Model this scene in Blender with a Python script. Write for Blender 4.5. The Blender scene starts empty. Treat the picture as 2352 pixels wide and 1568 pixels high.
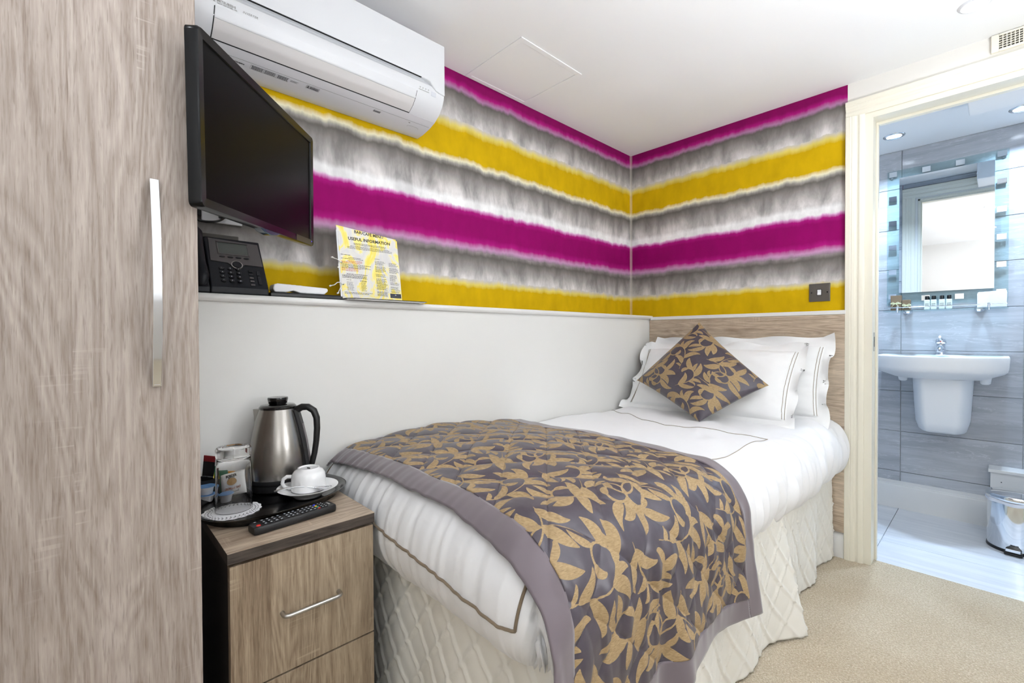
import bpy, bmesh, math, random
import numpy as np
from mathutils import Vector, Matrix
random.seed(5); np.random.seed(5)
sc = bpy.context.scene
COL = sc.collection
PI = math.pi

# ---------------------------------------------------------------- camera, world, exposure
F_PX = 1048.32
R_AX = Vector((0.68602698, 0.72756293, -0.00437843))
U_AX = Vector((-0.00571714, 0.0114082, 0.99991858))
F_AX = Vector((-0.72755364, 0.68594609, -0.01198591))
CAM = Vector((1.6167, -2.5792, 1.0409))
cd = bpy.data.cameras.new('camera'); cam = bpy.data.objects.new('camera', cd); COL.objects.link(cam)
cd.sensor_width = 36.0; cd.lens = 36.0 * F_PX / 2352.0; cd.clip_start = 0.02
cam.matrix_world = Matrix(((R_AX.x, U_AX.x, -F_AX.x, CAM.x), (R_AX.y, U_AX.y, -F_AX.y, CAM.y), (R_AX.z, U_AX.z, -F_AX.z, CAM.z), (0, 0, 0, 1)))
sc.camera = cam
w = bpy.data.worlds.new('world'); sc.world = w; w.use_nodes = True
w.node_tree.nodes['Background'].inputs[0].default_value = (0.9, 0.95, 1, 1)
w.node_tree.nodes['Background'].inputs[1].default_value = 0.3
sc.view_settings.view_transform = 'Standard'; sc.view_settings.look = 'None'
sc.view_settings.gamma = 1.0; sc.view_settings.exposure = 0.36
sc.view_settings.use_curve_mapping = False
cy = sc.cycles; cy.adaptive_threshold = .15; cy.max_bounces = 9; cy.diffuse_bounces = 4; cy.glossy_bounces = 4; cy.transmission_bounces = 8; cy.caustics_reflective = False; cy.caustics_refractive = True
LAMP_W = 1.3          # each bedroom downlight
FILL_GLOBE = (5.4, 3.0)   # emission of two unseen globes added to brighten the room
FILL_UP_W = (24.0, 9.0)    # unseen uplighters added to bounce fill light off the ceiling
BATH_W = 6.8          # each bathroom downlight
WARM = (0.94, 0.985, 1.06); COOL = (0.66, 0.86, 1.12)

# ---------------------------------------------------------------- materials
def lin(c):
    if isinstance(c, str):
        c = [int(c[i:i + 2], 16) for i in (0, 2, 4)]
    return tuple(((v / 255) / 12.92 if v / 255 <= .04045 else ((v / 255 + .055) / 1.055) ** 2.4) for v in c) + (1.0,)

class NT:
    def __init__(s, name):
        s.m = bpy.data.materials.new(name); s.m.use_nodes = True
        s.t = s.m.node_tree; s.b = s.t.nodes['Principled BSDF']
    def n(s, typ, ins=None, **kw):
        nd = s.t.nodes.new('ShaderNode' + typ)
        for k, v in kw.items(): setattr(nd, k, v)
        for k, v in (ins or {}).items(): s.put(nd, k, v)
        return nd
    def put(s, nd, k, v):
        if isinstance(v, tuple) and len(v) == 2 and hasattr(v[0], 'outputs'):
            s.t.links.new(v[0].outputs[v[1]], nd.inputs[k])
        elif hasattr(v, 'outputs'):
            s.t.links.new(v.outputs[0], nd.inputs[k])
        else:
            nd.inputs[k].default_value = v
    def math(s, op, a, b=0.0, clamp=False):
        nd = s.n('Math', {0: a, 1: b}, operation=op); nd.use_clamp = clamp; return nd
    def rng(s, v, a, b, c=0.0, d=1.0):
        return s.n('MapRange', {0: v, 1: a, 2: b, 3: c, 4: d})
    def mix(s, f, a, b, mode='MIX'):
        nd = s.n('MixRGB', {0: f, 1: a, 2: b}, blend_type=mode); return nd
    def ramp(s, f, stops, interp='LINEAR'):
        nd = s.n('ValToRGB', {0: f}); r = nd.color_ramp; r.interpolation = interp
        while len(r.elements) < len(stops): r.elements.new(0.5)
        for e, (p, c) in zip(r.elements, stops): e.position = p
        for e, (p, c) in zip(r.elements, stops): e.color = c
        return nd
    def coord(s, kind='Object'):
        return (s.n('TexCoord'), kind)
    def noise(s, vec, scale, detail=3.0, rough=.5, dist=0.0):
        return s.n('TexNoise', {'Vector': vec, 'Scale': scale, 'Detail': detail, 'Roughness': rough, 'Distortion': dist})
    def map(s, vec, scale=(1, 1, 1), loc=(0, 0, 0), rot=(0, 0, 0)):
        return s.n('Mapping', {'Vector': vec, 'Scale': scale, 'Location': loc, 'Rotation': rot})
    def bump(s, h, strength=.2, dist=.01):
        nd = s.n('Bump', {'Height': h, 'Strength': strength, 'Distance': dist}); s.put(s.b, 'Normal', nd); return nd
    def set(s, **kw):
        for k, v in kw.items(): s.put(s.b, k.replace('_', ' '), v)
        return s

def plain(name, col, rough=.5, metal=0.0, spec=.5, coat=0.0, noise=0.0, nscale=30.0, emit=None, es=0.0):
    q = NT(name); c = lin(col)
    if noise:
        nz = q.noise(q.coord(), nscale, 4)
        q.set(Base_Color=q.mix(nz, tuple(v * (1 - noise) for v in c[:3]) + (1,), tuple(min(1, v * (1 + noise)) for v in c[:3]) + (1,)))
    else:
        q.set(Base_Color=c)
    q.set(Roughness=rough, Metallic=metal); q.b.inputs['Specular IOR Level'].default_value = spec
    if coat: q.b.inputs['Coat Weight'].default_value = coat; q.b.inputs['Coat Roughness'].default_value = .08
    if emit: q.b.inputs['Emission Color'].default_value = lin(emit); q.b.inputs['Emission Strength'].default_value = es
    return q.m

def painted(name, col, rough, bs=.04, scale=120):
    q = NT(name); c = lin(col); co = q.coord()
    big = q.noise(co, 2.2, 1)
    q.set(Base_Color=q.mix(q.rng(big, .35, .65), tuple(v * .975 for v in c[:3]) + (1,), c), Roughness=rough)
    return q.m

def wood(name, axis, light, dark, strip=.085, seed=0.0, rough=.42):
    """grained laminate, grain running along axis"""
    q = NT(name); co = q.coord()
    sep = q.n('SeparateXYZ', {0: co})
    ax = {'x': 0, 'y': 1, 'z': 2}[axis]; oth = [i for i in range(3) if i != ax]
    along = (sep, ax)
    across = q.math('ADD', (sep, oth[0]), q.math('MULTIPLY', (sep, oth[1]), 1.0))
    across = q.math('ADD', across, seed)
    wob = q.noise(q.n('CombineXYZ', {0: across, 1: q.math('MULTIPLY', along, .35), 2: seed}), 5.0, 3)
    cell = q.math('FLOOR', q.math('DIVIDE', q.math('ADD', across, 0.0), strip))
    wn = q.n('TexWhiteNoise', {'W': cell}, noise_dimensions='1D')
    off = q.math('MULTIPLY', wn, 7.0)
    # broad figure (cathedral arches come from a warped, stretched field)
    v1 = q.n('CombineXYZ', {0: q.math('MULTIPLY', across, 9.0), 1: q.math('ADD', q.math('MULTIPLY', along, 1.15), off), 2: off})
    fld = q.noise(v1, 1.0, 2, .45, .6)
    rings = q.math('FRACT', q.math('MULTIPLY', fld, 17.0))
    rings = q.math('ABSOLUTE', q.math('SUBTRACT', rings, .5))
    v2 = q.n('CombineXYZ', {0: q.math('MULTIPLY', across, 330.0), 1: q.math('MULTIPLY', along, 16.0), 2: off})
    fine = q.noise(v2, 1.0, 4, .6, .35)
    v3 = q.n('CombineXYZ', {0: q.math('MULTIPLY', across, 70.0), 1: q.math('MULTIPLY', along, 1.6), 2: off})
    mid = q.noise(v3, 1.0, 4, .55, .3)
    g = q.math('ADD', q.math('MULTIPLY', rings, .32), q.math('MULTIPLY', mid, .45))
    g = q.math('ADD', g, q.math('MULTIPLY', fine, .55))
    g = q.math('ADD', g, q.math('MULTIPLY', wob, .35))
    g = q.math('ADD', g, q.math('MULTIPLY', wn, .16))
    pore = q.rng(q.noise(q.n('CombineXYZ', {0: q.math('MULTIPLY', across, 430.0), 1: q.math('MULTIPLY', along, 26.0), 2: q.math('ADD', off, 5.0)}), 1.0, 2, .5, .2), .56, .70, 0.0, .38)
    l, d = lin(light), lin(dark); m = tuple((a + b) / 2 for a, b in zip(l, d))
    base = q.ramp(q.rng(g, .58, 1.04), [(0, d), (.45, m), (1, l)])
    # pale saw marks across the grain, in patches
    v4 = q.n('CombineXYZ', {0: q.math('MULTIPLY', across, 6.0), 1: q.math('MULTIPLY', along, 130.0), 2: off})
    saw = q.rng(q.noise(v4, 1.0, 2, .5, .2), .60, .70)
    v5 = q.n('CombineXYZ', {0: q.math('MULTIPLY', across, 13.0), 1: q.math('MULTIPLY', along, 4.0), 2: q.math('ADD', off, 3.0)})
    patch = q.rng(q.noise(v5, 1.0, 1), .56, .66)
    sm = q.math('MULTIPLY', q.math('MULTIPLY', saw, patch), .42)
    base = q.mix(pore, base, tuple(v * .72 for v in d[:3]) + (1,))
    q.set(Base_Color=q.mix(sm, base, tuple(min(1, v * 1.2) for v in l[:3]) + (1,)), Roughness=rough)
    q.b.inputs['Specular IOR Level'].default_value = .35
    return q.m

def wallpaper():
    q = NT('striped_wallpaper'); co = q.coord(); sep = q.n('SeparateXYZ', {0: co})
    h = q.math('SUBTRACT', (sep, 1), (sep, 0)); z = (sep, 2)
    n1 = q.noise(q.n('CombineXYZ', {0: q.math('MULTIPLY', h, 7.0), 1: q.math('MULTIPLY', z, 2.0), 2: 0.0}), 1.0, 3)
    n2 = q.noise(q.n('CombineXYZ', {0: q.math('MULTIPLY', h, 25.0), 1: q.math('MULTIPLY', z, 7.0), 2: 3.0}), 1.0, 3, .6)
    zz = q.math('ADD', z, q.math('MULTIPLY', q.math('SUBTRACT', n1, .5), .030))
    zz = q.math('ADD', zz, q.math('MULTIPLY', q.math('SUBTRACT', n2, .5), .030))
    Y, YP, LG, MG, DG = (208, 170, 2), (226, 207, 105), (201, 197, 195), (188, 183, 181), (112, 107, 102)
    M1, M2, MP, WH = (146, 2, 97), (172, 22, 122), (214, 150, 200), (240, 239, 238)
    stops = [(1.16, Y), (1.258, Y), (1.274, YP), (1.296, LG), (1.345, (156, 151, 148)), (1.402, (104, 99, 94)), (1.42, (136, 128, 128)), (1.438, (196, 150, 188)), (1.462, M2),
             (1.49, M1), (1.575, M1), (1.596, M2), (1.608, MP), (1.617, WH), (1.642, WH), (1.662, LG), (1.715, (160, 155, 152)), (1.776, (104, 99, 94)), (1.79, (150, 146, 140)),
             (1.806, (236, 230, 200)), (1.826, Y), (1.936, Y), (1.958, YP), (1.985, LG), (2.035, (154, 149, 146)), (2.10, (102, 97, 92)), (2.116, (176, 128, 166)), (2.136, M2), (2.156, (134, 8, 88)), (2.2, (134, 8, 88))]
    t = q.rng(zz, 1.16, 2.2)
    ra = q.ramp(t, [((a - 1.16) / 1.04, lin(c)) for a, c in stops])
    hsv = q.n('SeparateColor', {0: ra}, mode='HSV')
    grey = q.rng((hsv, 1), .06, .22, 1.0, 0.0)
    dark = q.rng((hsv, 2), .80, .50, 0.30, 1.0)
    st = q.noise(q.n('CombineXYZ', {0: q.math('MULTIPLY', h, 11.0), 1: q.math('MULTIPLY', z, 4.0), 2: 9.0}), 1.0, 5, .62, .3)
    drip = q.rng(st, .36, .66, .60, 1.62)
    f = q.math('MULTIPLY', grey, dark)
    c1 = q.mix(f, ra, q.mix(1.0, ra, drip, 'MULTIPLY'))
    bl = q.noise(q.n('CombineXYZ', {0: q.math('MULTIPLY', h, 17.0), 1: q.math('MULTIPLY', z, 9.0), 2: 1.0}), 1.0, 4)
    c2 = q.mix(1.0, c1, q.rng(bl, .3, .7, .90, 1.08), 'MULTIPLY')
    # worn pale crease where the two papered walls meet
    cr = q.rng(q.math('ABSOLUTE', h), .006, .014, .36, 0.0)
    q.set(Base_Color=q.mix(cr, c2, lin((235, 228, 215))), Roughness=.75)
    q.b.inputs['Specular IOR Level'].default_value = .15
    return q.m

def tile_mat(name, a, b, axis_long, rough, sx=2.2, sy=26.0):
    q = NT(name); co = q.coord(); inf = q.n('ObjectInfo')
    sh = q.math('MULTIPLY', (inf, 'Random'), 9.0)
    v = q.n('VectorMath', {0: co, 1: q.n('CombineXYZ', {0: sh, 1: sh, 2: sh})}, operation='ADD')
    sc3 = {'x': (sx, sy, sy), 'y': (sy, sx, sy)}[axis_long]
    n1 = q.noise(q.map(v, sc3, (0, 0, 0), (0, .10, 0) if axis_long == 'x' else (0, 0, .05)), 1.0, 6, .62, .7)
    n2 = q.noise(q.map(v, tuple(s * .25 for s in sc3)), 1.0, 3)
    n3 = q.noise(q.map(v, tuple(s * 2.5 for s in sc3)), 1.0, 3, .6, 1.0)
    g = q.math('ADD', q.math('MULTIPLY', n1, .6), q.math('ADD', q.math('MULTIPLY', n2, .35), q.math('MULTIPLY', n3, .25)))
    base = q.ramp(q.rng(g, .42, .80), [(0, lin(a)), (1, lin(b))])
    vein = q.rng(q.math('ABSOLUTE', q.math('SUBTRACT', n1, .5)), .0, .012, .35, 0.0)
    q.set(Base_Color=q.mix(vein, base, lin((232, 234, 238))), Roughness=rough)
    return q.m

def carpet_mat():
    q = NT('beige_loop_carpet'); co = q.coord()
    vo = q.n('TexVoronoi', {'Vector': co, 'Scale': 230.0})
    n = q.noise(co, 160, 3, .7); big = q.noise(co, 3.0, 3)
    g = q.math('ADD', q.math('MULTIPLY', n, .7), q.math('MULTIPLY', big, .3))
    base = q.ramp(q.rng(g, .32, .68), [(0, lin((176, 158, 132))), (.5, lin((208, 194, 170))), (1, lin((232, 222, 202)))])
    dk = q.rng((vo, 'Distance'), .25, .7, 0.0, .35)
    q.set(Base_Color=q.mix(dk, base, lin((158, 138, 112))), Roughness=.95)
    q.b.inputs['Specular IOR Level'].default_value = .1
    q.bump(q.math('SUBTRACT', 1.0, (vo, 'Distance')), .7, .004); return q.m

def cloth_mat(name, col, rough=.8, sheen=.2, weave=900.0, bump=.05):
    q = NT(name); co = q.coord(); c = lin(col)
    nz = q.noise(co, 40.0, 1)
    q.set(Base_Color=q.mix(nz, tuple(v * .98 for v in c[:3]) + (1,), c), Roughness=rough)
    q.b.inputs['Sheen Weight'].default_value = sheen; q.b.inputs['Specular IOR Level'].default_value = .25
    return q.m

def damask_mat():
    q = NT('damask_satin'); co = q.coord()
    at = q.n('Attribute', attribute_name='pat'); ve = q.n('Attribute', attribute_name='vein')
    wob = q.noise(co, 260, 3)
    f = q.rng(q.math('ADD', (at, 'Fac'), q.math('MULTIPLY', q.math('SUBTRACT', wob, .5), .0005)), .0003, -.0003)
    vn = q.rng((ve, 'Fac'), .0010, .0001, 0.0, .5)
    fib = q.noise(q.map(co, (120, 120, 500)), 1.0, 3)
    gold = q.mix(q.rng(fib, .3, .7), lin((146, 121, 84)), lin((176, 150, 110)))
    gold = q.mix(vn, gold, lin((116, 92, 66)))
    gr = q.mix(q.noise(co, 60, 3), lin((66, 60, 69)), lin((82, 75, 84)))
    q.set(Base_Color=q.mix(f, gr, gold), Roughness=q.rng(f, 0, 1, .36, .72))
    q.b.inputs['Specular IOR Level'].default_value = .55; q.b.inputs['Sheen Weight'].default_value = .06
    q.bump(q.math('ADD', q.math('MULTIPLY', f, .6), q.math('MULTIPLY', fib, .3)), .25, .0012); return q.m

def glass_mat(name, tint=(1, 1, 1, 1), rough=0.0, ior=1.46):
    q = NT(name); q.set(Base_Color=tint, Roughness=rough, IOR=ior)
    q.b.inputs['Transmission Weight'].default_value = 1.0; return q.m

M = {}
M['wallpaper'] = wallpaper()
M['white_wall'] = painted('white_emulsion', (236, 235, 231), .55)
M['ceiling'] = painted('ceiling_emulsion', (247, 247, 246), .7)
M['cream_wall'] = painted('cream_emulsion', (236, 233, 226), .6)
M['gloss'] = painted('white_gloss_paint', (236, 235, 232), .3, .02)
M['cream_gloss'] = painted('cream_gloss_paint', (240, 235, 218), .32, .03)
M['wood_v'] = wood('oak_laminate_upright', 'z', (178, 166, 157), (118, 102, 90))
M['wood_n'] = wood('oak_laminate_drawer', 'z', (180, 162, 138), (114, 95, 76), .10, .37)
M['wood_t'] = wood('oak_laminate_top', 'y', (200, 182, 160), (128, 108, 90), .09, .11)
M['wood_h'] = wood('oak_laminate_headboard', 'x', (222, 204, 182), (156, 136, 115), .12, .53)
M['wood_dark'] = wood('dark_edge_laminate', 'y', (92, 82, 74), (40, 34, 31), .01, .2)
M['carcass'] = plain('dark_carcass', (46, 40, 37), .5, noise=.1)
M['carpet'] = carpet_mat()
M['tile'] = tile_mat('grey_stone_tile', (158, 161, 166), (203, 206, 211), 'x', .13, 1.8, 17.0)
M['floor_tile'] = tile_mat('pale_streaked_floor_tile', (212, 216, 222), (244, 246, 249), 'x', .16, 1.6, 20.0)
M['grout'] = plain('grey_grout', (212, 214, 214), .8)
M['chrome'] = plain('chrome', (225, 228, 232), .06, 1.0)
M['satin_steel'] = plain('satin_steel', (190, 188, 184), .34, 1.0)
def brushed():
    q = NT('brushed_steel'); co = q.coord()
    n = q.noise(q.map(co, (3, 3, 1400)), 1.0, 2)
    q.set(Base_Color=q.mix(n, lin((150, 146, 141)), lin((166, 162, 157))), Metallic=1.0, Roughness=.27)
    q.b.inputs['Anisotropic'].default_value = .0
    return q.m
M['brushed'] = brushed()
M['dark_steel'] = plain('grey_plate_steel', (120, 116, 110), .35, .9)
M['black_gloss'] = plain('black_gloss_plastic', (9, 9, 10), .16, coat=.3)
M['black'] = plain('black_plastic', (16, 16, 18), .42)
M['black_bezel'] = plain('dark_tv_bezel', (8, 9, 11), .2, spec=.25)
M['screen'] = plain('tv_screen', (3, 3, 4), .3, spec=.06)
M['phone'] = plain('charcoal_phone_plastic', (22, 25, 31), .45, spec=.3)
M['phone_panel'] = plain('phone_silver_panel', (92, 88, 88), .45, .2)
M['lcd'] = plain('lcd_glass', (78, 84, 78), .25)
M['key'] = plain('phone_key', (22, 24, 30), .4)
M['key_ink'] = plain('pale_ink', (214, 218, 224), .6)
M['ac_white'] = plain('white_ac_plastic', (222, 223, 225), .35)
M['ac_grey'] = plain('pale_grey_ac_plastic', (218, 215, 213), .4)
M['ac_dark'] = plain('ac_gap_black', (20, 22, 22), .7)
M['ac_ink'] = plain('grey_print', (150, 150, 146), .6)
M['dark_ink'] = plain('dark_print', (48, 46, 44), .7)
M['red_ink'] = plain('red_print', (196, 60, 44), .7)
M['sheet_white'] = cloth_mat('white_cotton', (243, 243, 242), .75, .25)
M['duvet'] = cloth_mat('white_duvet_cotton', (244, 244, 245), .6, .3)
M['skirt'] = cloth_mat('ivory_valance_cloth', (240, 237, 228), .8, .2)
M['piping'] = cloth_mat('taupe_stitching', (134, 118, 98), .8)
M['fine_stitch'] = cloth_mat('pale_taupe_stitching', (158, 146, 128), .8)
M['satin'] = cloth_mat('mauve_grey_satin', (116, 106, 111), .42, .4, 500, .08)
M['damask'] = damask_mat()
M['porcelain'] = plain('white_porcelain', (242, 243, 244), .28, spec=.3)
M['china'] = plain('white_china', (240, 240, 240), .12, coat=.3)
M['glass'] = glass_mat('clear_glass')
def pane_mat():
    q = NT('thin_pane_glass'); lw = q.n('LayerWeight', {0: .5}); fr = q.math('ADD', q.math('MULTIPLY', q.math('POWER', (lw, 'Facing'), 4.0), .5), .03); tr = q.n('BsdfTransparent', {0: (.90, .965, .97, 1)}); gs_ = q.n('BsdfGlossy', {'Roughness': .02})
    mx = q.n('MixShader', {0: fr, 1: tr, 2: gs_}); q.t.links.new(mx.outputs[0], q.t.nodes['Material Output'].inputs[0]); return q.m
M['shelf_glass'] = pane_mat()
M['mirror'] = plain('mirror_silver', (240, 243, 245), .015, 1.0)
M['paper'] = plain('white_paper', (243, 242, 238), .7)
def card():
    q = NT('yellow_marbled_card'); co = q.coord()
    n = q.noise(q.map(co, (1, 1, .55)), 17, 4, .55, 1.6)
    c = q.ramp(q.rng(n, .36, .64), [(0, lin((250, 226, 90))), (.42, lin((250, 234, 140))), (.56, lin((232, 228, 216))), (1, lin((222, 219, 216)))])
    q.set(Base_Color=c, Roughness=.3); return q.m
M['card'] = card()
M['cord'] = cloth_mat('white_cord', (236, 234, 228), .9)
M['folder'] = plain('navy_folder', (34, 38, 52), .2, coat=.3)
M['white_plastic'] = plain('white_plastic', (238, 238, 240), .35)
M['red'] = plain('red_plastic', (206, 34, 22), .4)
M['maroon'] = plain('maroon_foil', (122, 26, 32), .35)
M['yellow'] = plain('yellow_sachet', (238, 214, 24), .5)
M['green'] = plain('green_sachet', (24, 112, 78), .45)
M['orange'] = plain('orange_sachet', (232, 156, 40), .5)
M['blue'] = plain('blue_foil', (112, 160, 214), .35, noise=.25, nscale=120)
M['blue_btn'] = plain('blue_button', (40, 50, 200), .4)
M['yel_btn'] = plain('yellow_button', (220, 180, 20), .4)
M['grn_btn'] = plain('green_button', (30, 140, 110), .4)
M['biscuit'] = plain('biscuit_print', (206, 160, 92), .6, noise=.3, nscale=160)
M['brown_ink'] = plain('brown_print', (176, 92, 42), .6)
M['kraft'] = plain('brown_kraft_card', (132, 112, 88), .75, noise=.08)
M['ribbon'] = plain('cream_ribbon', (226, 228, 190), .6)
M['lotion'] = plain('pale_green_bottle', (222, 232, 224), .3)
M['liner'] = plain('white_bin_liner', (228, 230, 238), .45)
M['lamp'] = plain('lamp_lens', (255, 255, 255), .4, emit=(255, 250, 240), es=14.0)
M['lamp_cool'] = plain('cool_lamp_lens', (255, 255, 255), .4, emit=(225, 238, 255), es=14.0)
M['opal'] = plain('fill_globe_glow', (255, 255, 255), .4, emit=(240, 248, 255), es=FILL_GLOBE[0])
M['opal2'] = plain('fill_globe_glow_dim', (255, 255, 255), .4, emit=(240, 248, 255), es=FILL_GLOBE[1])
for k_ in ('lamp', 'lamp_cool'): M[k_].cycles.emission_sampling = 'NONE'
M['led'] = plain('blue_led', (60, 40, 220), .4, emit=(80, 60, 255), es=3.0)
M['vent_dark'] = plain('vent_duct', (46, 44, 52), .8)
M['beige_wall'] = painted('soft_white_emulsion', (240, 238, 234), .6)
M['doily'] = plain('doily_paper', (240, 240, 242), .8)

# ---------------------------------------------------------------- mesh tools
class MB:
    def __init__(s): s.v = []; s.f = []
    def add(s, v, f):
        o = len(s.v); s.v += [tuple(a) for a in v]; s.f += [tuple(i + o for i in k) for k in f]; return s
    def box(s, x0, x1, y0, y1, z0, z1):
        return s.add([(x0, y0, z0), (x1, y0, z0), (x1, y1, z0), (x0, y1, z0), (x0, y0, z1), (x1, y0, z1), (x1, y1, z1), (x0, y1, z1)],
                     [(3, 2, 1, 0), (4, 5, 6, 7), (0, 1, 5, 4), (1, 2, 6, 5), (2, 3, 7, 6), (3, 0, 4, 7)])
    def prism(s, poly, axis, a, b):
        """poly: 2-D outline; axis: extrusion axis; the other two axes in cyclic-free order (x,y,z minus axis)"""
        n = len(poly); mk = {'x': lambda p, t: (t, p[0], p[1]), 'y': lambda p, t: (p[0], t, p[1]), 'z': lambda p, t: (p[0], p[1], t)}[axis]
        return s.add([mk(p, a) for p in poly] + [mk(p, b) for p in poly],
                     [tuple(range(n))[::-1], tuple(range(n, 2 * n))] + [(i, (i + 1) % n, n + (i + 1) % n, n + i) for i in range(n)])
    def loft(s, rings, cap0=True, cap1=True, closed=True):
        n = len(rings[0]); o = []; f = []
        for r in rings: o += list(r)
        m = n if closed else n - 1
        for k in range(len(rings) - 1):
            for i in range(m): f.append((k * n + i, k * n + (i + 1) % n, (k + 1) * n + (i + 1) % n, (k + 1) * n + i))
        if cap0: f.append(tuple(range(n))[::-1])
        if cap1: f.append(tuple(range((len(rings) - 1) * n, len(rings) * n)))
        return s.add(o, f)
    def lathe(s, prof, cx, cy, n=40, cap0=True, cap1=True, sx=1.0, sy=1.0):
        return s.loft([[(cx + sx * r * math.cos(2 * PI * i / n), cy + sy * r * math.sin(2 * PI * i / n), z) for i in range(n)] for r, z in prof], cap0, cap1)
    def tube(s, pts, r, n=10, flat=1.0, closed=False, up=None):
        P = [Vector(p) for p in pts]; rings = []; N = None
        for i, p in enumerate(P):
            if closed: t = P[(i + 1) % len(P)] - P[i - 1]
            else: t = P[min(i + 1, len(P) - 1)] - P[max(i - 1, 0)]
            if t.length < 1e-9: t = Vector((0, 0, 1))
            t.normalize()
            if N is None:
                N = Vector(up) if up else t.cross(Vector((0, 0, 1)) if abs(t.z) < .9 else Vector((1, 0, 0)))
            N = N - t * N.dot(t); N.normalize(); B = t.cross(N)
            rr = r[i] if isinstance(r, (list, tuple)) else r
            rings.append([p + (N * math.cos(2 * PI * k / n) + B * math.sin(2 * PI * k / n) * flat) * rr for k in range(n)])
        if closed: rings.append(rings[0]); return s.loft(rings, False, False)
        return s.loft(rings)
    def grid(s, G, flip=False):
        G = np.asarray(G); a, b = G.shape[:2]
        f = [(i * b + j, (i + 1) * b + j, (i + 1) * b + j + 1, i * b + j + 1) for i in range(a - 1) for j in range(b - 1)]
        if flip: f = [k[::-1] for k in f]
        return s.add(G.reshape(-1, 3).tolist(), f)
    def xf(s, m):
        s.v = [tuple(m @ Vector(p)) for p in s.v]; return s
    def frame(s, O, ex, ey, ez=None):
        ex, ey = Vector(ex), Vector(ey); ez = Vector(ez) if ez is not None else ex.cross(ey); O = Vector(O)
        s.v = [tuple(O + ex * p[0] + ey * p[1] + ez * p[2]) for p in s.v]; return s

def wmat(o):
    m = Matrix.LocRotScale(o.location, o.rotation_euler, o.scale)
    return (wmat(o.parent) @ m) if o.parent else m

def obj(name, mb, mat, parent=None, smooth=None, bevel=0.0, seg=2, label=None, fix=True, local=False, merge=0.0):
    me = bpy.data.meshes.new(name); me.from_pydata(mb.v, [], mb.f); me.update()
    if fix:
        bm = bmesh.new(); bm.from_mesh(me)
        if merge: bmesh.ops.remove_doubles(bm, verts=bm.verts, dist=merge)
        bmesh.ops.recalc_face_normals(bm, faces=bm.faces); bm.to_mesh(me); bm.free()
    me.materials.append(M[mat] if isinstance(mat, str) else mat)
    if smooth is not None:
        me.shade_smooth()
        if smooth < 180: me.set_sharp_from_angle(angle=math.radians(smooth))
    o = bpy.data.objects.new(name, me); COL.objects.link(o)
    if parent:
        o.parent = parent
        if not local: me.transform(wmat(parent).inverted())
    if bevel:
        b = o.modifiers.new('bevel', 'BEVEL'); b.width = bevel; b.segments = seg; b.limit_method = 'ANGLE'; b.angle_limit = math.radians(40)
    if label: o['label'] = label
    return o

def tag(o, label, cat, group=None):
    o['label'] = label; o['category'] = cat
    if group: o['group'] = group
    return o
def thing(name, label, cat, loc=(0, 0, 0), rotz=0.0, group=None):
    o = bpy.data.objects.new(name, None); COL.objects.link(o); o.location = loc; o.rotation_euler = (0, 0, rotz); o.empty_display_size = .05
    return tag(o, label, cat, group)
def struct(name, mb, mat, parent=None, **kw):
    o = obj(name, mb, mat, parent, **kw)
    if not parent: o['kind'] = 'structure'
    return o
def box(*a): return MB().box(*a)

def text(s, size, bold=0.0, shear=0.0, align='LEFT', sx=1.0, depth=.0002):
    """flat lettering in the xy plane, baseline at the origin"""
    cu = bpy.data.curves.new('t', 'FONT'); cu.body = s; cu.size = size; cu.offset = bold * size; cu.shear = shear; cu.align_x = align; cu.extrude = depth; cu.resolution_u = 2
    o = bpy.data.objects.new('t', cu); COL.objects.link(o); bpy.context.view_layer.update()
    me = o.evaluated_get(bpy.context.evaluated_depsgraph_get()).to_mesh()
    mb = MB().add([(v.co.x * sx, v.co.y, v.co.z) for v in me.vertices], [tuple(p.vertices) for p in me.polygons])
    o.to_mesh_clear(); bpy.data.objects.remove(o); bpy.data.curves.remove(cu); return mb

_tab = np.random.RandomState(3).rand(256, 256)
def vn(x, y, s=0):
    x = np.asarray(x, float) + 37.3 * s; y = np.asarray(y, float) + 11.7 * s
    xi = np.floor(x).astype(int); yi = np.floor(y).astype(int); fx = x - xi; fy = y - yi
    fx = fx * fx * (3 - 2 * fx); fy = fy * fy * (3 - 2 * fy)
    g = lambda a, b: _tab[a & 255, b & 255]
    return (g(xi, yi) * (1 - fx) * (1 - fy) + g(xi + 1, yi) * fx * (1 - fy) + g(xi, yi + 1) * (1 - fx) * fy + g(xi + 1, yi + 1) * fx * fy) - .5
# ---------------------------------------------------------------- the bedroom shell
H = 2.19; XR = 2.45; YB = -3.45
LW = .142                       # face of the boxed-out lower wall
struct('floor', box(-.2, XR + .1, YB - .1, .075, -.06, 0), 'carpet')
struct('ceiling', box(-.2, XR + .1, YB - .1, .12, H, H + .06), 'ceiling')
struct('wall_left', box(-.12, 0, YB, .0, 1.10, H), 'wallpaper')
struct('wall_left_lower', box(-.12, LW, YB, .0, 0, 1.139), 'white_wall')
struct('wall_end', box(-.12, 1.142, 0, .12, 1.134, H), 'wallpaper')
struct('wall_end_lower', box(-.12, 1.142, 0, .12, 0, 1.134), 'white_wall')
dw = MB().box(1.142, 1.222, 0, .12, 0, 2.022).box(1.142, XR, 0, .12, 2.022, H).box(1.98, XR, 0, .12, 0, 2.022)
struct('wall_door', dw, 'cream_wall')
struct('wall_right', box(XR, XR + .1, YB, .12, 0, H), 'beige_wall')
struct('wall_back', box(-.12, XR + .1, YB - .1, YB, 0, H), 'beige_wall')
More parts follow.
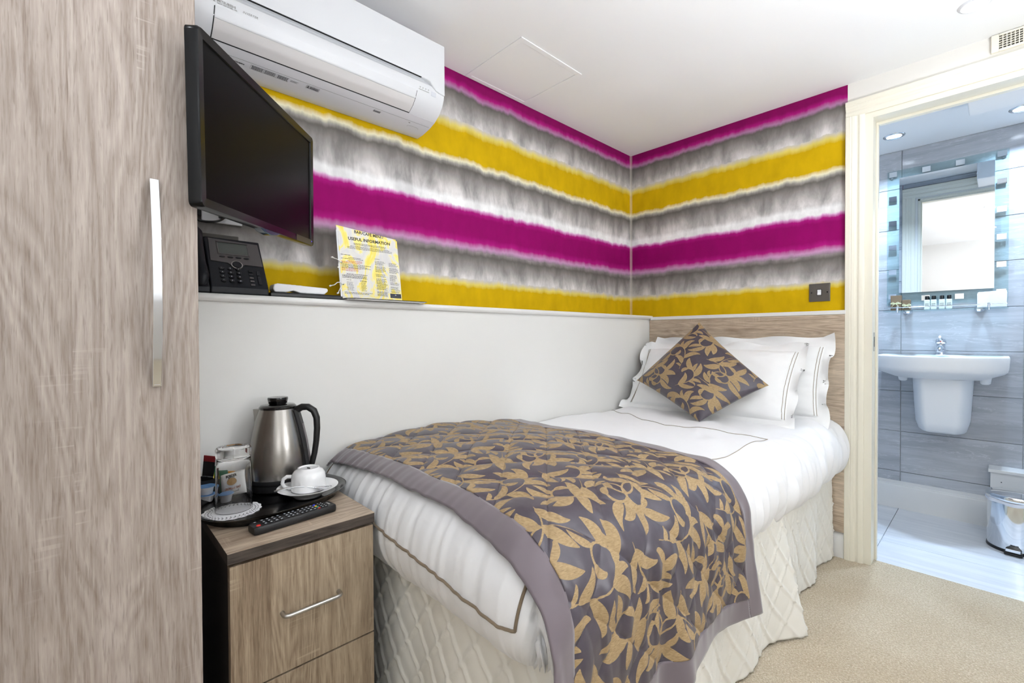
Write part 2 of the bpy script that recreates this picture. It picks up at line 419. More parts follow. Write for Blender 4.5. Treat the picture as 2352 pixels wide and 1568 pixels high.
# ledge with a rounded nose along the left wall, thin rail over the headboard
prof = [(0, 1.139), (.145, 1.139), (.1525, 1.141), (.1565, 1.146), (.1575, 1.1505), (.1565, 1.156), (.152, 1.161), (.146, 1.162), (0, 1.162)]
struct('trim_1', MB().prism([(a, b) for a, b in prof], 'y', -2.415, 0), 'gloss', smooth=35)
struct('trim_2', box(.150, 1.142, -.022, 0, 1.135, 1.154), 'gloss', bevel=.002)
bb = MB().prism([(0, 0), (-.016, 0), (-.016, .092), (-.012, .104), (-.006, .112), (-.004, .12), (0, .12)], 'x', LW, 1.137)
struct('baseboard_end', bb, 'gloss', smooth=35)
struct('baseboard_left', box(LW, LW + .015, -2.4, 0, 0, .11), 'gloss', bevel=.003)

# door frame to the bathroom
def moulding(pts, Xo, sgn):      # profile across the architrave, from its outer edge inwards
    return [(Xo + sgn * a, -b) for a, b in pts]
AP = [(0, 0), (0, .019), (.002, .021), (.019, .021), (.022, .018), (.025, .019), (.034, .017), (.040, .012), (.044, .0115), (.052, .0145), (.064, .013), (.070, .010), (.070, 0)]
d1 = struct('door_1', MB().box(1.2225, 1.236, .002, .118, 0, 2.02).box(1.968, 1.98, .002, .118, 0, 2.02).box(1.2225, 1.98, .002, .118, 2.008, 2.0215), 'cream_gloss', bevel=.001, label='cream painted door lining')
obj('architrave', MB().prism(moulding(AP, 1.137, 1), 'z', 0, 2.032), 'cream_gloss', d1, smooth=25)
obj('architrave', MB().prism([(-b, 2.102 - a) for a, b in AP], 'x', 1.137, 2.06), 'cream_gloss', d1, smooth=25)
obj('architrave', MB().prism(moulding(AP, 2.055, -1), 'z', 0, 2.032), 'cream_gloss', d1, smooth=25)
obj('architrave', MB().prism([(1.137 + a, .12 + b) for a, b in AP], 'z', 0, 2.032), 'cream_gloss', d1, smooth=25)
obj('architrave', MB().prism([(.12 + b, 2.102 - a) for a, b in AP], 'x', 1.137, 2.06), 'cream_gloss', d1, smooth=25)
obj('door_stop', MB().box(1.236, 1.244, .075, .100, 0, 2.008), 'cream_gloss', d1, bevel=.001)
obj('door_stop', MB().box(1.244, 1.968, .075, .100, 1.996, 2.008), 'cream_gloss', d1, bevel=.001)
obj('lining_edge', MB().box(1.206, 1.236, -.003, .002, 0, 2.034).box(1.236, 1.98, -.003, .002, 2.008, 2.034), 'cream_gloss', d1)
sp = obj('strike_plate', box(1.236, 1.2375, .025, .050, .965, 1.05), 'satin_steel', d1, bevel=.0005, label='small worn steel strike plate')
obj('latch_hole', box(1.2373, 1.2379, .032, .044, .985, 1.03), 'ac_dark', sp)

# ---------------------------------------------------------------- bathroom shell
BY = 1.0; BH = 2.14
struct('floor_bathroom', box(.7, XR + .1, .075, BY + .1, -.06, -.008), 'grout')
fb = bpy.data.objects['floor_bathroom']
g = .0015
for x0, x1 in ((.735, 1.222), (1.222, 2.2)):
    for y0, y1 in ((.075, .36), (.36, 1.0)):
        obj('floor_tile', box(x0 + g, x1 - g, y0 + g, y1 - g, -.008, 0), 'floor_tile', fb, bevel=.0012)
struct('ceiling_bathroom', box(.7, XR + .1, .12, BY + .1, BH, BH + .06), 'ceiling')
wb = struct('wall_bathroom', box(.7, XR + .1, BY + .008, BY + .1, 0, BH), 'grout')
zj = [.0, .215, .458, .701, .945, 1.186, 1.43, 1.668, 1.913, BH]
xj = [.735, 1.225, 1.717, 2.2]
for i in range(3):
    for k in range(len(zj) - 1):
        obj('tile', box(xj[i] + g, xj[i + 1] - g, BY, BY + .008, zj[k] + g, zj[k + 1] - g), 'tile', wb, bevel=.001)
wl = struct('wall_bathroom_left', box(.65, .735, .12, BY + .1, 0, BH), 'grout')
wr = struct('wall_bathroom_right', box(2.2, 2.3, .12, BY + .1, 0, BH), 'grout')
for k in range(len(zj) - 1):
    for ya, yb in ((.12, .56), (.56, 1.0)):
        obj('tile', box(.735, .743, ya + g, yb - g, zj[k] + g, zj[k + 1] - g), 'tile', wl, bevel=.001)
        obj('tile', box(2.192, 2.2, ya + g, yb - g, zj[k] + g, zj[k + 1] - g), 'tile', wr, bevel=.001)
wf = struct('wall_bathroom_front', box(.735, 1.137, .12, .124, 0, BH), 'grout')
for k in range(len(zj) - 1):
    obj('tile', box(.743 + g, 1.137 - g, .124, .130, zj[k] + g, zj[k + 1] - g), 'tile', wf, bevel=.001)
obj('tile', box(1.14, 1.52, .121, .128, 2.108, BH - g), 'tile', wf, bevel=.001)
struct('baseboard_bathroom', MB().prism([(.965, 0), (.965, .132), (.967, .138), (.972, .140), (.972, .146), (1.0, .158), (1.0, 0)], 'x', .743, 1.6), 'gloss')
bk = struct('trim_3', box(1.527, 2.19, .1215, .37, 2.03, BH), 'ceiling', bevel=.004)
pbx = thing('pipe_boxing', 'low white boxed ledge against the tiled wall behind the chrome bin', 'boxing', (1.88, .93, 0))
obj('front_board', box(1.6, 2.19, .895, .91, 0, .315), 'gloss', pbx, bevel=.002)
obj('top_board', box(1.592, 2.19, .885, .998, .315, .333), 'gloss', pbx, bevel=.003)
obj('end_board', box(1.6, 1.612, .91, .998, 0, .315), 'gloss', pbx, bevel=.001)
obj('screw_cap', MB().lathe([(.0025, 0), (.002, .001)], 0, 0, 10).frame((1.64, .895, .268), (1, 0, 0), (0, 0, 1)), 'dark_ink', pbx)
pc = thing('light_pull_cord', 'thin white bathroom light pull cord with a bead hanging from the ceiling', 'pull cord', (1.53, .385, BH))
obj('cord', MB().tube([(1.53, .385, BH), (1.53, .385, 2.065)], .0016, 6), 'white_plastic', pc)
obj('bead', MB().lathe([(.0005, 2.055), (.0045, 2.058), (.005, 2.064), (.003, 2.071), (.001, 2.073)], 1.53, .385, 12), 'white_plastic', pc, smooth=60)

# ---------------------------------------------------------------- ceiling fittings and lamps
def downlight(name, label, x, y, z, watt, colr, lens, ring, r=.037, group=None, blend=None):
    t = thing(name, label, 'ceiling light', (x, y, z), 0, group)
    obj('trim_ring', MB().lathe([(r * .82, z + .001), (r * .84, z - .003), (r * 1.0, z - .006), (r * 1.18, z - .003), (r * 1.22, z)], x, y, 40, False, False), ring, t, smooth=50)
    obj('lens', MB().lathe([(.001, z - .0006), (r * .83, z - .0006), (r * .83, z + .001)], x, y, 32, True, False), lens, t)
    ld = bpy.data.lights.new('bulb', 'AREA'); ld.shape = 'DISK'; ld.size = r * 2.0; ld.energy = watt; ld.color = colr; ld.spread = math.radians(blend or 170)
    lo = bpy.data.objects.new('bulb', ld); COL.objects.link(lo); lo.parent = t; lo.location = (0, 0, -.012)
    return t
for i, (x, y) in enumerate(((1.56, -.30), (1.575, -1.42), (1.575, -2.54), (.95, -2.95))):  # last one is unseen, added to raise the room brightness
    pos = ('nearest the bathroom door', 'above the middle of the carpet', 'beside the wardrobe', 'in front of the wardrobe, unseen, added for brightness')[i]
    downlight('ceiling_downlight', 'white recessed bedroom downlight ' + pos, x, y, H, LAMP_W * (.45 if i == 0 else 1), WARM, 'lamp', 'ac_white', group='bedroom downlights')
for x, y, s in ((1.222, .715, 'left, over the washbasin edge'), (1.70, .77, 'right, over the chrome bin')):
    downlight('bathroom_downlight', 'chrome ringed bathroom downlight, ' + s, x, y, BH, BATH_W, COOL, 'lamp_cool', 'chrome', .040, 'bathroom downlights', 128)
for x, y, m_, s in ((2.16, -1.15, 'opal', 'near the bathroom door'), (1.95, -3.0, 'opal2', 'near the back wall')):  # unseen globes, added to brighten the ceiling and walls
    t = thing('added_globe', 'unseen white opal globe lamp added to brighten the room, ' + s, 'ceiling light', (x, y, H), 0, 'added fill globes')
    obj('ceiling_rose', MB().lathe([(.045, H), (.042, H - .018), (.012, H - .026)], x, y, 32), 'ac_white', t, smooth=40)
    obj('flex', MB().tube([(x, y, H - .02), (x, y, 2.02)], .004, 8), 'ac_white', t)
    zc = 1.90
    obj('globe', MB().lathe([(.118 * math.sin(a_) + .0005, zc - .118 * math.cos(a_)) for a_ in np.linspace(.02, PI - .02, 20)], x, y, 40), m_, t, smooth=60)
for x, y, w_, s in ((2.28, -1.45, FILL_UP_W[0], 'by the right wall'), (2.25, -2.75, FILL_UP_W[1], 'in the back right of the room')):  # made-up lamps out of view, added for soft light off the ceiling
    t = thing('added_uplighter', 'unseen slim white uplighter added as bounced fill light ' + s, 'fill lamp', (x, y, 0), 0, 'added fill uplighters')
    obj('base', MB().lathe([(.13, 0), (.13, .015), (.02, .024)], x, y, 40), 'ac_white', t, smooth=40)
    obj('pole', MB().lathe([(.012, .02), (.012, .80)], x, y, 16), 'ac_white', t, smooth=40)
    obj('bowl', MB().lathe([(.015, .79), (.09, .82), (.135, .87), (.131, .87), (.08, .827), (.001, .82)], x, y, 40, True, False), 'ac_white', t, smooth=40)
    ld = bpy.data.lights.new('bulb', 'AREA'); ld.shape = 'DISK'; ld.size = .2; ld.energy = w_; ld.color = WARM; ld.spread = math.radians(165)
    lo = bpy.data.objects.new('bulb', ld); COL.objects.link(lo); lo.parent = t; lo.location = (0, 0, .866); lo.rotation_euler = (PI, 0, 0)
hp = thing('access_panel', 'square white painted access hatch set in the ceiling by the striped wall', 'ceiling hatch', (.19, -1.15, H))
x0, x1, y0, y1 = .006, .362, -1.338, -.968
fr = MB().box(x0, x1, y0, y0 + .02, H - .004, H).box(x0, x1, y1 - .02, y1, H - .004, H).box(x0, x0 + .02, y0 + .02, y1 - .02, H - .004, H).box(x1 - .02, x1, y0 + .02, y1 - .02, H - .004, H)
obj('frame', fr, 'ceiling', hp, bevel=.001)
obj('door_panel', box(x0 + .021, x1 - .021, y0 + .021, y1 - .021, H - .0025, H), 'ceiling', hp, bevel=.001)

vg = thing('vent_grille', 'white wall vent grille with dark slots above the bathroom door', 'vent', (1.72, 0, 2.156))
obj('backing', box(1.618, 1.85, -.004, 0, 2.131, 2.181), 'vent_dark', vg)
obj('frame', MB().box(1.597, 1.618, -.014, 0, 2.122, 2.188).box(1.85, 1.872, -.014, 0, 2.122, 2.188).box(1.618, 1.85, -.014, 0, 2.181, 2.188).box(1.618, 1.85, -.014, 0, 2.122, 2.131), 'cream_gloss', vg, bevel=.002)
for k in range(21):
    x = 1.628 + k * .0105
    obj('bar', box(x - .0013, x + .0013, -.012, -.004, 2.131, 2.181), 'cream_gloss', vg)
for k in range(5):
    z = 2.139 + k * .0088
    obj('slat', box(1.618, 1.85, -.0115, -.004, z - .0011, z + .0011), 'cream_gloss', vg)

sw = thing('light_switch', 'square brushed steel light switch on the striped wall beside the door', 'light switch', (1.035, 0, 1.243))
obj('plate', box(.992, 1.078, -.006, 0, 1.2, 1.286), 'dark_steel', sw, bevel=.0015)
ins = obj('insert', box(1.025, 1.045, -.0075, -.006, 1.228, 1.258), 'ac_dark', sw)
obj('rocker', MB().prism([(-.0075, 1.230), (-.0125, 1.232), (-.0095, 1.243), (-.0105, 1.255), (-.0075, 1.256)], 'x', 1.0275, 1.0425), 'white_plastic', sw)
for x in (1.003, 1.067):
    obj('screw', MB().lathe([(.0035, 0), (.0028, .0012)], 0, 0, 14).frame((x, -.006, 1.243), (1, 0, 0), (0, 0, 1)), 'chrome', sw)

hb = thing('headboard', 'oak laminate headboard panel fixed to the wall behind the pillows', 'headboard', (.645, -.01, .12))
obj('panel', box(LW + .002, 1.1385, -.020, -.001, .121, 1.1345), 'wood_h', hb, bevel=.0008)
obj('edge_band', box(1.1386, 1.1396, -.020, -.001, .121, 1.1345), 'carcass', hb)

# ---------------------------------------------------------------- wardrobe
wd = thing('wardrobe', 'tall oak laminate wardrobe with a chrome bow handle filling the left edge', 'wardrobe', (.37, -2.87, 0))
XW = .60
obj('carcass', box(LW + .004, XW - .021, -3.32, -2.4225, 0, 2.06), 'wood_v', wd, bevel=.001)
dr = obj('door', box(XW - .019, XW, -2.868, -2.4205, .06, 2.05), 'wood_v', wd, bevel=.0012)
dl = obj('door', box(XW - .019, XW, -3.32, -2.872, .06, 2.05), 'wood_v', wd, bevel=.0012)
obj('plinth', box(XW - .03, XW - .021, -3.31, -2.43, 0, .06), 'carcass', wd)
def bow_handle(yc, parent):
    n = 26; rings = []
    for i in range(n + 1):
        t = i / n; z = .955 + .362 * t; b = .006 + .030 * math.sin(PI * t)
        rings.append([(XW + b, yc - .0065, z), (XW + b + .004, yc - .0065, z), (XW + b + .004, yc + .0065, z), (XW + b, yc + .0065, z)])
    hnd = obj('handle', MB().loft(rings), 'chrome', parent, smooth=30, bevel=.0006, label='bowed chrome strip handle')
    for z in (.963, 1.309):
        obj('handle_foot', box(XW, XW + .011, yc - .005, yc + .005, z - .006, z + .006), 'chrome', hnd, bevel=.001)
bow_handle(-2.484, dr)
bow_handle(-3.25, dl)

# ---------------------------------------------------------------- bedside cabinet
ns = thing('bedside_cabinet', 'oak laminate bedside cabinet with drawers and dark edges below the tea tray', 'cabinet', (.36, -2.217, 0))
Y0, Y1, XN, ZN = -2.374, -2.061, .572, .61
obj('top_edge', box(LW + .004, XN, Y0, Y1, .5865, .6088), 'wood_dark', ns, bevel=.0006)
obj('top', box(LW + .004, XN, Y0, Y1, .6088, ZN), 'wood_t', ns)
obj('carcass', box(LW + .004, XN - .024, Y0 + .006, Y1 - .004, .05, .5865), 'carcass', ns)
obj('plinth', box(LW + .03, XN - .05, Y0 + .02, Y1 - .02, 0, .05), 'carcass', ns)
for zt, zb in ((.579, .3165), (.3125, .055)):
    d = obj('drawer', box(XN - .0235, XN - .0055, Y0 + .005, Y1 - .001, zb, zt), 'wood_n', ns, bevel=.0008)
    zc = (zt + zb) / 2; c = []
    ya, yb, xf = -2.272, -2.150, XN - .0055
    rr = .010
    pts = [(xf - .001, ya, zc)] + [(xf + .022 - rr + rr * math.sin(a), ya + rr - rr * math.cos(a), zc) for a in np.linspace(0, PI / 2, 7)]
    pts += [(xf + .022 - rr + rr * math.sin(a), yb - rr + rr * math.cos(a), zc) for a in np.linspace(PI / 2, 0, 7)] + [(xf - .001, yb, zc)]
    obj('handle', MB().tube(pts, .0045, 12, up=(0, 0, 1)), 'satin_steel', d, smooth=60, label='satin steel D handle')
# ---------------------------------------------------------------- bed
bed = thing('bed', 'single divan bed dressed in white with an ivory quilted valance', 'bed', (.63, -1.0, 0))
obj('divan_base', box(LW + .02, 1.06, -1.95, -.03, .06, .34), 'skirt', bed, bevel=.01)
obj('mattress', box(LW + .015, 1.055, -1.945, -.028, .34, .60), 'sheet_white', bed, bevel=.03, seg=3)
def skirt_panel(P0, P1, nrm, z1=.47, flare0=0., flare1=0., z0=.006, lab=None, s_off=0.):
    P0, P1, nrm = Vector(P0), Vector(P1), Vector(nrm); L = (P1 - P0).length
    na, nb = int(L / .006) + 1, int((z1 - z0) / .006) + 1
    S, Zt = np.meshgrid(np.linspace(0, L, na), np.linspace(0, 1, nb), indexing='ij')
    Z = z0 + (z1 - z0) * Zt; S2 = S + s_off
    d = .003 * vn(S2 * 5, Z * 3, 2)
    wob = .008 * vn(S2 * 6, Z * 6, 4)
    for sg in (1, -1):
        a = (S2 * .82 + sg * Z * .62 + wob) / .078; fr = np.abs(a - np.round(a)) * .078
        d = d + .0060 * np.exp(-(fr / .0045) ** 2)
        d = d - .0012 * np.cos(2 * PI * a)
    dn = 1 - Zt
    d = d + dn * (.012 * np.sin(S2 * 21 + 1.0) + .016 * vn(S2 * 7, Z * .5, 5))
    d = d + flare0 * np.exp(-S / .10) * dn ** 1.2 + flare1 * np.exp(-(L - S) / .10) * dn ** 1.2
    hem = .012 * vn(S2 * 5, S2 * 0, 6) * dn
    dirv = (P1 - P0) / L
    G = np.stack([P0[i] + dirv[i] * S + nrm[i] * d + (Z + np.maximum(hem, 0) if i == 2 else 0) for i in range(3)], -1)
    mb = MB().grid(G)
    o = obj('valance_panel', mb, 'skirt', bed, smooth=180, fix=False, label=lab)
    sd = o.modifiers.new('thick', 'SOLIDIFY'); sd.thickness = .003; sd.offset = 0
    return o
skirt_panel((1.088, -.03, 0), (1.088, -.795, 0), (1, 0, 0), flare1=.03, lab='ivory quilted valance side, head half')
skirt_panel((1.094, -.775, 0), (1.084, -1.972, 0), (1, 0, 0), flare0=.075, lab='ivory quilted valance side, foot half', s_off=3.3)
skirt_panel((1.084, -1.972, 0), (LW + .02, -1.972, 0), (0, -1, 0), lab='ivory quilted valance across the foot', s_off=5.1)

RX, RZ, RA = .118, .134, .125
def ztop(x, y):
    u = np.clip((x - .15) / .9, 0, 1)
    return .650 + .048 * np.exp(-((y + 1.66) / .33) ** 2) * (1 - .35 * u) + .010 * vn(x * 4.5, y * 4.5, 1) + .012 * np.exp(-((x - .6) / .3) ** 2) - .012 * np.exp(-((y + .45) / .2) ** 2) - .02 * np.exp(-((x - .15) / .03) ** 2)
def xin(q): return 1.036 + .020 * np.clip(q, -2.2, 0)
YI = -1.925
def S(p, q, off, hang=False, flare=.02):
    p = np.asarray(p, float); q = np.asarray(q, float)
    xi = xin(q); ex = np.maximum(p - xi, 0); ey = np.maximum(YI - q, 0)
    e = np.maximum(ex, ey); n = np.hypot(ex, ey) + 1e-9; dx, dy = ex / n, -ey / n
    th = e / RA
    if hang: thc = np.minimum(th, PI / 2); extra = np.maximum(e - RA * PI / 2, 0)
    else: thc = th; extra = 0 * th
    bx = np.minimum(p, xi); by = np.maximum(q, YI)
    if hang:
        tx_ = np.minimum(ex / RA, PI / 2); ty_ = np.minimum(ey / RA, PI / 2); extra = np.maximum(ex - RA * PI / 2, 0)
        return np.stack([bx + (RX + off) * np.sin(tx_) + flare * extra, by - (RX + off) * np.sin(ty_), ztop(bx, by) + off * np.cos(np.maximum(tx_, ty_)) - RZ * (1 - np.cos(tx_)) - RZ * (1 - np.cos(ty_)) - extra], -1)
    hor = (RX + off) * np.sin(thc) + flare * extra
    return np.stack([bx + dx * hor, by + dy * hor, ztop(bx, by) + off * np.cos(thc) - RZ * (1 - np.cos(thc)) - extra], -1)
def duvet_off(p, q):
    ex = np.maximum(p - xin(q), 0); ey = np.maximum(YI - q, 0)
    ef = np.clip(ey / .09, 0, 1) * (ey >= ex); er = np.clip(ex / .09, 0, 1) * (ex > ey)
    left = np.exp(-np.clip(p - .15, 0, 9) / .40)
    fold = np.sin(2 * PI * (p / .046 + 1.1 * vn(p * 7, q * 2.5, 7))) + .6 * np.sin(2 * PI * (p / .027 + 1.3 * vn(p * 5, q * 3, 8)))
    o = ef * (.0052 * left * fold + .004 * vn(p * 26, q * 4, 9))
    o = o + er * (.020 * vn(q * 15 + p * 11, p * 6, 10) + .010 * vn(q * 34 - p * 8, p * 9, 14) + .010 * np.clip((ex - .13) / .1, 0, 1) * np.sin(2 * PI * (q / .062 + .9 * vn(q * 8, p * 0, 11))))
    cn = np.exp(-((ex - ey) / .040) ** 2) * np.clip(np.minimum(ex, ey) / .04, 0, 1)
    o = o - .014 * cn + .0035 * cn * np.sin(2 * PI * np.maximum(ex, ey) / .05)
    o = o + (1 - np.clip((ex + ey) / .05, 0, 1)) * (.013 * vn(p * 6, q * 6, 12) + .009 * vn(p * 15 + q * 9, q * 8 - p * 5, 13))
    return o
dv = thing('duvet', 'puffy white cotton duvet with taupe stitched lines covering the bed', 'duvet', (.63, -1.0, .60))
EM = .350
P_, Q_ = np.meshgrid(np.linspace(.152, 1.036 + EM - .02, 170), np.linspace(-.03, YI - EM, 300), indexing='ij')
Q2 = Q_; P2 = np.where(P_ > xin(Q2) + EM, xin(Q2) + EM, P_)
G = S(P2, Q2, duvet_off(P2, Q2))
o = obj('cover', MB().grid(G, True), 'duvet', dv, smooth=180, fix=False)
sd = o.modifiers.new('thick', 'SOLIDIFY'); sd.thickness = .012; sd.offset = -1 if True else 1
def on_duvet(pts, r, mat, name, lift=.0012, n=60):
    pts = np.array(pts, float); seg = np.linspace(0, len(pts) - 1, n * (len(pts) - 1) + 1)
    pp = np.interp(seg, range(len(pts)), pts[:, 0]); qq = np.interp(seg, range(len(pts)), pts[:, 1])
    X = S(pp, qq, duvet_off(pp, qq) + lift)
    return obj(name, MB().tube(X.tolist(), r, 6), mat, dv, smooth=180)
FQ = YI - .172; XF = 1.036 - .020 * 2.09
on_duvet([(.165, FQ + .02), (.4, FQ + .002), (.7, FQ - .022), (.9, FQ - .036), (XF + .03, FQ - .042), (XF + .092, FQ - .040), (XF + .084, FQ + .06), (XF + .07, YI - .03), (1.03, -1.6)], .0032, 'piping', 'piping_line')
on_duvet([(.185, YI - .19), (.183, YI - .10), (.19, YI)], .0022, 'piping', 'piping_line')
on_duvet([(.165, -.47), (.36, -.60), (.52, -.74), (.66, -.79), (.80, -.755), (.94, -.715), (1.028, -.70), (1.02, -1.0), (1.01, -1.3)], .0011, 'fine_stitch', 'stitch_line')
on_duvet([(.20, -1.25), (.165, -1.0), (.16, -.85)], .0011, 'fine_stitch', 'stitch_line')

# ---------------------------------------------------------------- woven leaf pattern (distance field of one repeat)
def damask():
    T=.40; N=400; h=T/N
    sd=np.full((N,N),.03,np.float32); vn=np.full((N,N),.03,np.float32)
    def disc(F,cx,cy,r,reach):
        m=int((max(r,0)+reach)/h)+1
        ix=int(cx/h); iy=int(cy/h)
        I=np.arange(ix-m,ix+m+1); J=np.arange(iy-m,iy+m+1)
        d=np.hypot((I[None,:]+.5)*h-cx,(J[:,None]+.5)*h-cy)-r
        g=np.ix_(J%N,I%N); F[g]=np.minimum(F[g],d)
    def path(x,y,a,L,k0,k1,n):
        out=[]; ds=L/n
        for i in range(n+1):
            out.append((x,y,a)); t=i/n
            a+=(k0+(k1-k0)*t)*ds; x+=math.cos(a)*ds; y+=math.sin(a)*ds
        return out
    def leaf(x,y,a,L,W,k):
        n=max(14,int(L/.0022)); P=path(x,y,a,L,k*.3,k*1.6,n)
        for i,(px,py,_) in enumerate(P):
            t=i/n; w=W*(math.sin(math.pi*t**.8)**.85)*(1-.15*t)
            disc(sd,px,py,w,.006)
            if .12<t<.8: disc(vn,px,py,.0005,.004)
    def stem(P,w0,w1):
        n=len(P)-1
        for i,(px,py,_) in enumerate(P): disc(sd,px,py,w0+(w1-w0)*i/n,.006)
    def smp(x,y): return sd[int(y/h)%N,int(x/h)%N]
    roots=[]
    def spiral(x,y,a,L,k0,k1,w0=.0018,w1=.0042):
        P=path(x,y,a,L,k0,k1,90); stem(P,w0,w1); kk=1 if k1>0 else -1
        px,py,pa=P[-1]; leaf(px,py,pa,.05,.0125,kk*38)
        roots.extend((q,kk) for q in P[6:-4:2])
    def grow(P,kk,side,L,W,k,da):
        x,y,a=P; a+=side*da
        n=int(L/.003); Q=path(x,y,a,L,k*.3,k*1.6,n)
        for i,(px,py,_) in enumerate(Q):
            t=i/n
            if t>.3 and smp(px,py)<W*math.sin(math.pi*t**.8)**.85+.0022: return False
        leaf(x,y,a,L,W,k)
        roots.append((Q[int(n*.12)],kk)); return True
    spiral(.06,.02,1.35,.36,-5,34); spiral(.26,.22,1.75,.36,5,-34)
    spiral(.17,.36,-.75,.27,4,-34); spiral(.36,.16,-2.3,.27,-4,34)
    spiral(.03,.30,.2,.22,-3,30); spiral(.22,.10,-.3,.2,3,-32)
    R=np.random.RandomState(7)
    for L,tries in ((.105,260),(.085,420),(.065,900),(.05,2600),(.036,4000)):
        for _ in range(tries):
            P,kk=roots[R.randint(len(roots))]; side=1 if R.rand()<.5 else -1
            k=side*(R.choice([-1,1,1])*R.uniform(9,27))*(.07/L)
            grow(P,kk,side,L*R.uniform(.85,1.1),L*R.uniform(.15,.2),k,R.uniform(.25,.75))
    return T,N,sd,vn
DT, DN, DSD, DVN = damask()
def sample(F, u, v):
    h = DT / DN; x = u / h - .5; y = v / h - .5
    xi = np.floor(x).astype(int); yi = np.floor(y).astype(int); fx = x - xi; fy = y - yi
    g = lambda a, b: F[b % DN, a % DN]
    return g(xi, yi) * (1 - fx) * (1 - fy) + g(xi + 1, yi) * fx * (1 - fy) + g(xi, yi + 1) * (1 - fx) * fy + g(xi + 1, yi + 1) * fx * fy
def set_pat(o, u, v):
    for nm, F in (('pat', DSD), ('vein', DVN)):
        a = o.data.attributes.new(nm, 'FLOAT', 'POINT'); a.data.foreach_set('value', np.asarray(sample(F, u, v), np.float32).ravel())

th = thing('bed_throw', 'quilted mauve and gold leaf damask throw across the foot of the bed', 'throw', (.63, -1.6, .66))
PB0, PB1 = .157, 1.455           # cloth extent across the bed, wall side to hanging hem
QB0, QB1 = -1.200, -2.000        # head side edge, foot side edge
BW = .052
def quilt(p, q):
    s = .150; a = (p + q * .92) / s; b = (p - q * .92 + .04) / s
    return .0092 * (np.abs(np.sin(PI * a)) ** .33) * (np.abs(np.sin(PI * b)) ** .33)
def throw_off(p, q, border=False):
    ex = np.maximum(p - xin(q), 0); low = np.clip((ex - .2) / .25, 0, 1)
    o = .012 + np.clip(duvet_off(p, q), -.004, .01) * (1 - low) * .6
    o = o + low * (.014 * np.sin((q + 1.2) * 13 + .6) + .022 * np.exp(-((q + 1.22) / .08) ** 2) - .02 * np.exp(-((q + 1.69) / .035) ** 2) + .016 * np.exp(-((q + 1.63) / .03) ** 2))
    if border: return o + .004 + .004 * vn(p * 15 + q * 8, q * 15, 21)
    return o + quilt(p, q) + .003 * vn(p * 22, q * 22, 20)
def edge_wave(t, seed): return .010 * vn(t * 9, t * 0, seed) + .004 * vn(t * 31, t * 0, seed)
def warp(p, q):
    """slightly uneven outline: the cloth edges wander a little"""
    u = (p - PB0) / (PB1 - PB0); v = (q - QB0) / (QB1 - QB0)
    q = q + edge_wave(p, 31) * (v ** 6) + edge_wave(p, 32) * ((1 - v) ** 6) - .028 * np.clip(u * 1.2, 0, 1) * (1 - v) ** 2 + .012 * np.clip((p - 1.2) / .25, 0, 1) * (1 - v)
    q = q + (v ** 2) * (-.022 * np.exp(-((p - .15) / .22) ** 2) - .036 * np.clip((p - .82) / .22, 0, 1))
    p = p + edge_wave(q, 33) * (u ** 6)
    return p, q
def patch(p0, p1, q0, q1, step, border):
    n, m = int(abs(p1 - p0) / step) + 2, int(abs(q1 - q0) / step) + 2
    A, B = np.meshgrid(np.linspace(p0, p1, n), np.linspace(q0, q1, m), indexing='ij')
    a, b = warp(A, B)
    return A, B, S(a, b, throw_off(a, b, border), True)
A, B, G = patch(PB0, PB1 - BW, QB0 - BW, QB1 + BW, .0024, False)
tb = obj('quilted_panel', MB().grid(G, True), 'damask', th, smooth=180, fix=False)
set_pat(tb, A * 1.42 + .03, B * 1.42)
sdm = tb.modifiers.new('thick', 'SOLIDIFY'); sdm.thickness = .006; sdm.offset = -1
for nm, (p0, p1, q0, q1) in {'head': (PB0, PB1, QB0, QB0 - BW - .002), 'foot': (PB0, PB1, QB1 + BW + .002, QB1), 'hem': (PB1 - BW - .002, PB1, QB0 - BW, QB1 + BW)}.items():
    A, B, G = patch(p0, p1, q0, q1, .006, True)
    e = obj('border', MB().grid(G, True), 'satin', th, smooth=180, fix=False, label='plain mauve satin border band')
    m_ = e.modifiers.new('thick', 'SOLIDIFY'); m_.thickness = .005; m_.offset = 0
def seam(pts):
    pts = np.array(pts, float); k = 160; seg = np.linspace(0, len(pts) - 1, k)
    pp = np.interp(seg, range(len(pts)), pts[:, 0]); qq = np.interp(seg, range(len(pts)), pts[:, 1]); pp, qq = warp(pp, qq)
    obj('seam', MB().tube(S(pp, qq, throw_off(pp, qq, True) + .0006, True).tolist(), .0016, 6), 'satin', th, smooth=180)
seam([(PB0, QB0 - BW), (PB1 - BW, QB0 - BW)]); seam([(PB0, QB1 + BW), (PB1 - BW, QB1 + BW)]); seam([(PB1 - BW, QB0 - BW), (PB1 - BW, QB1 + BW)])

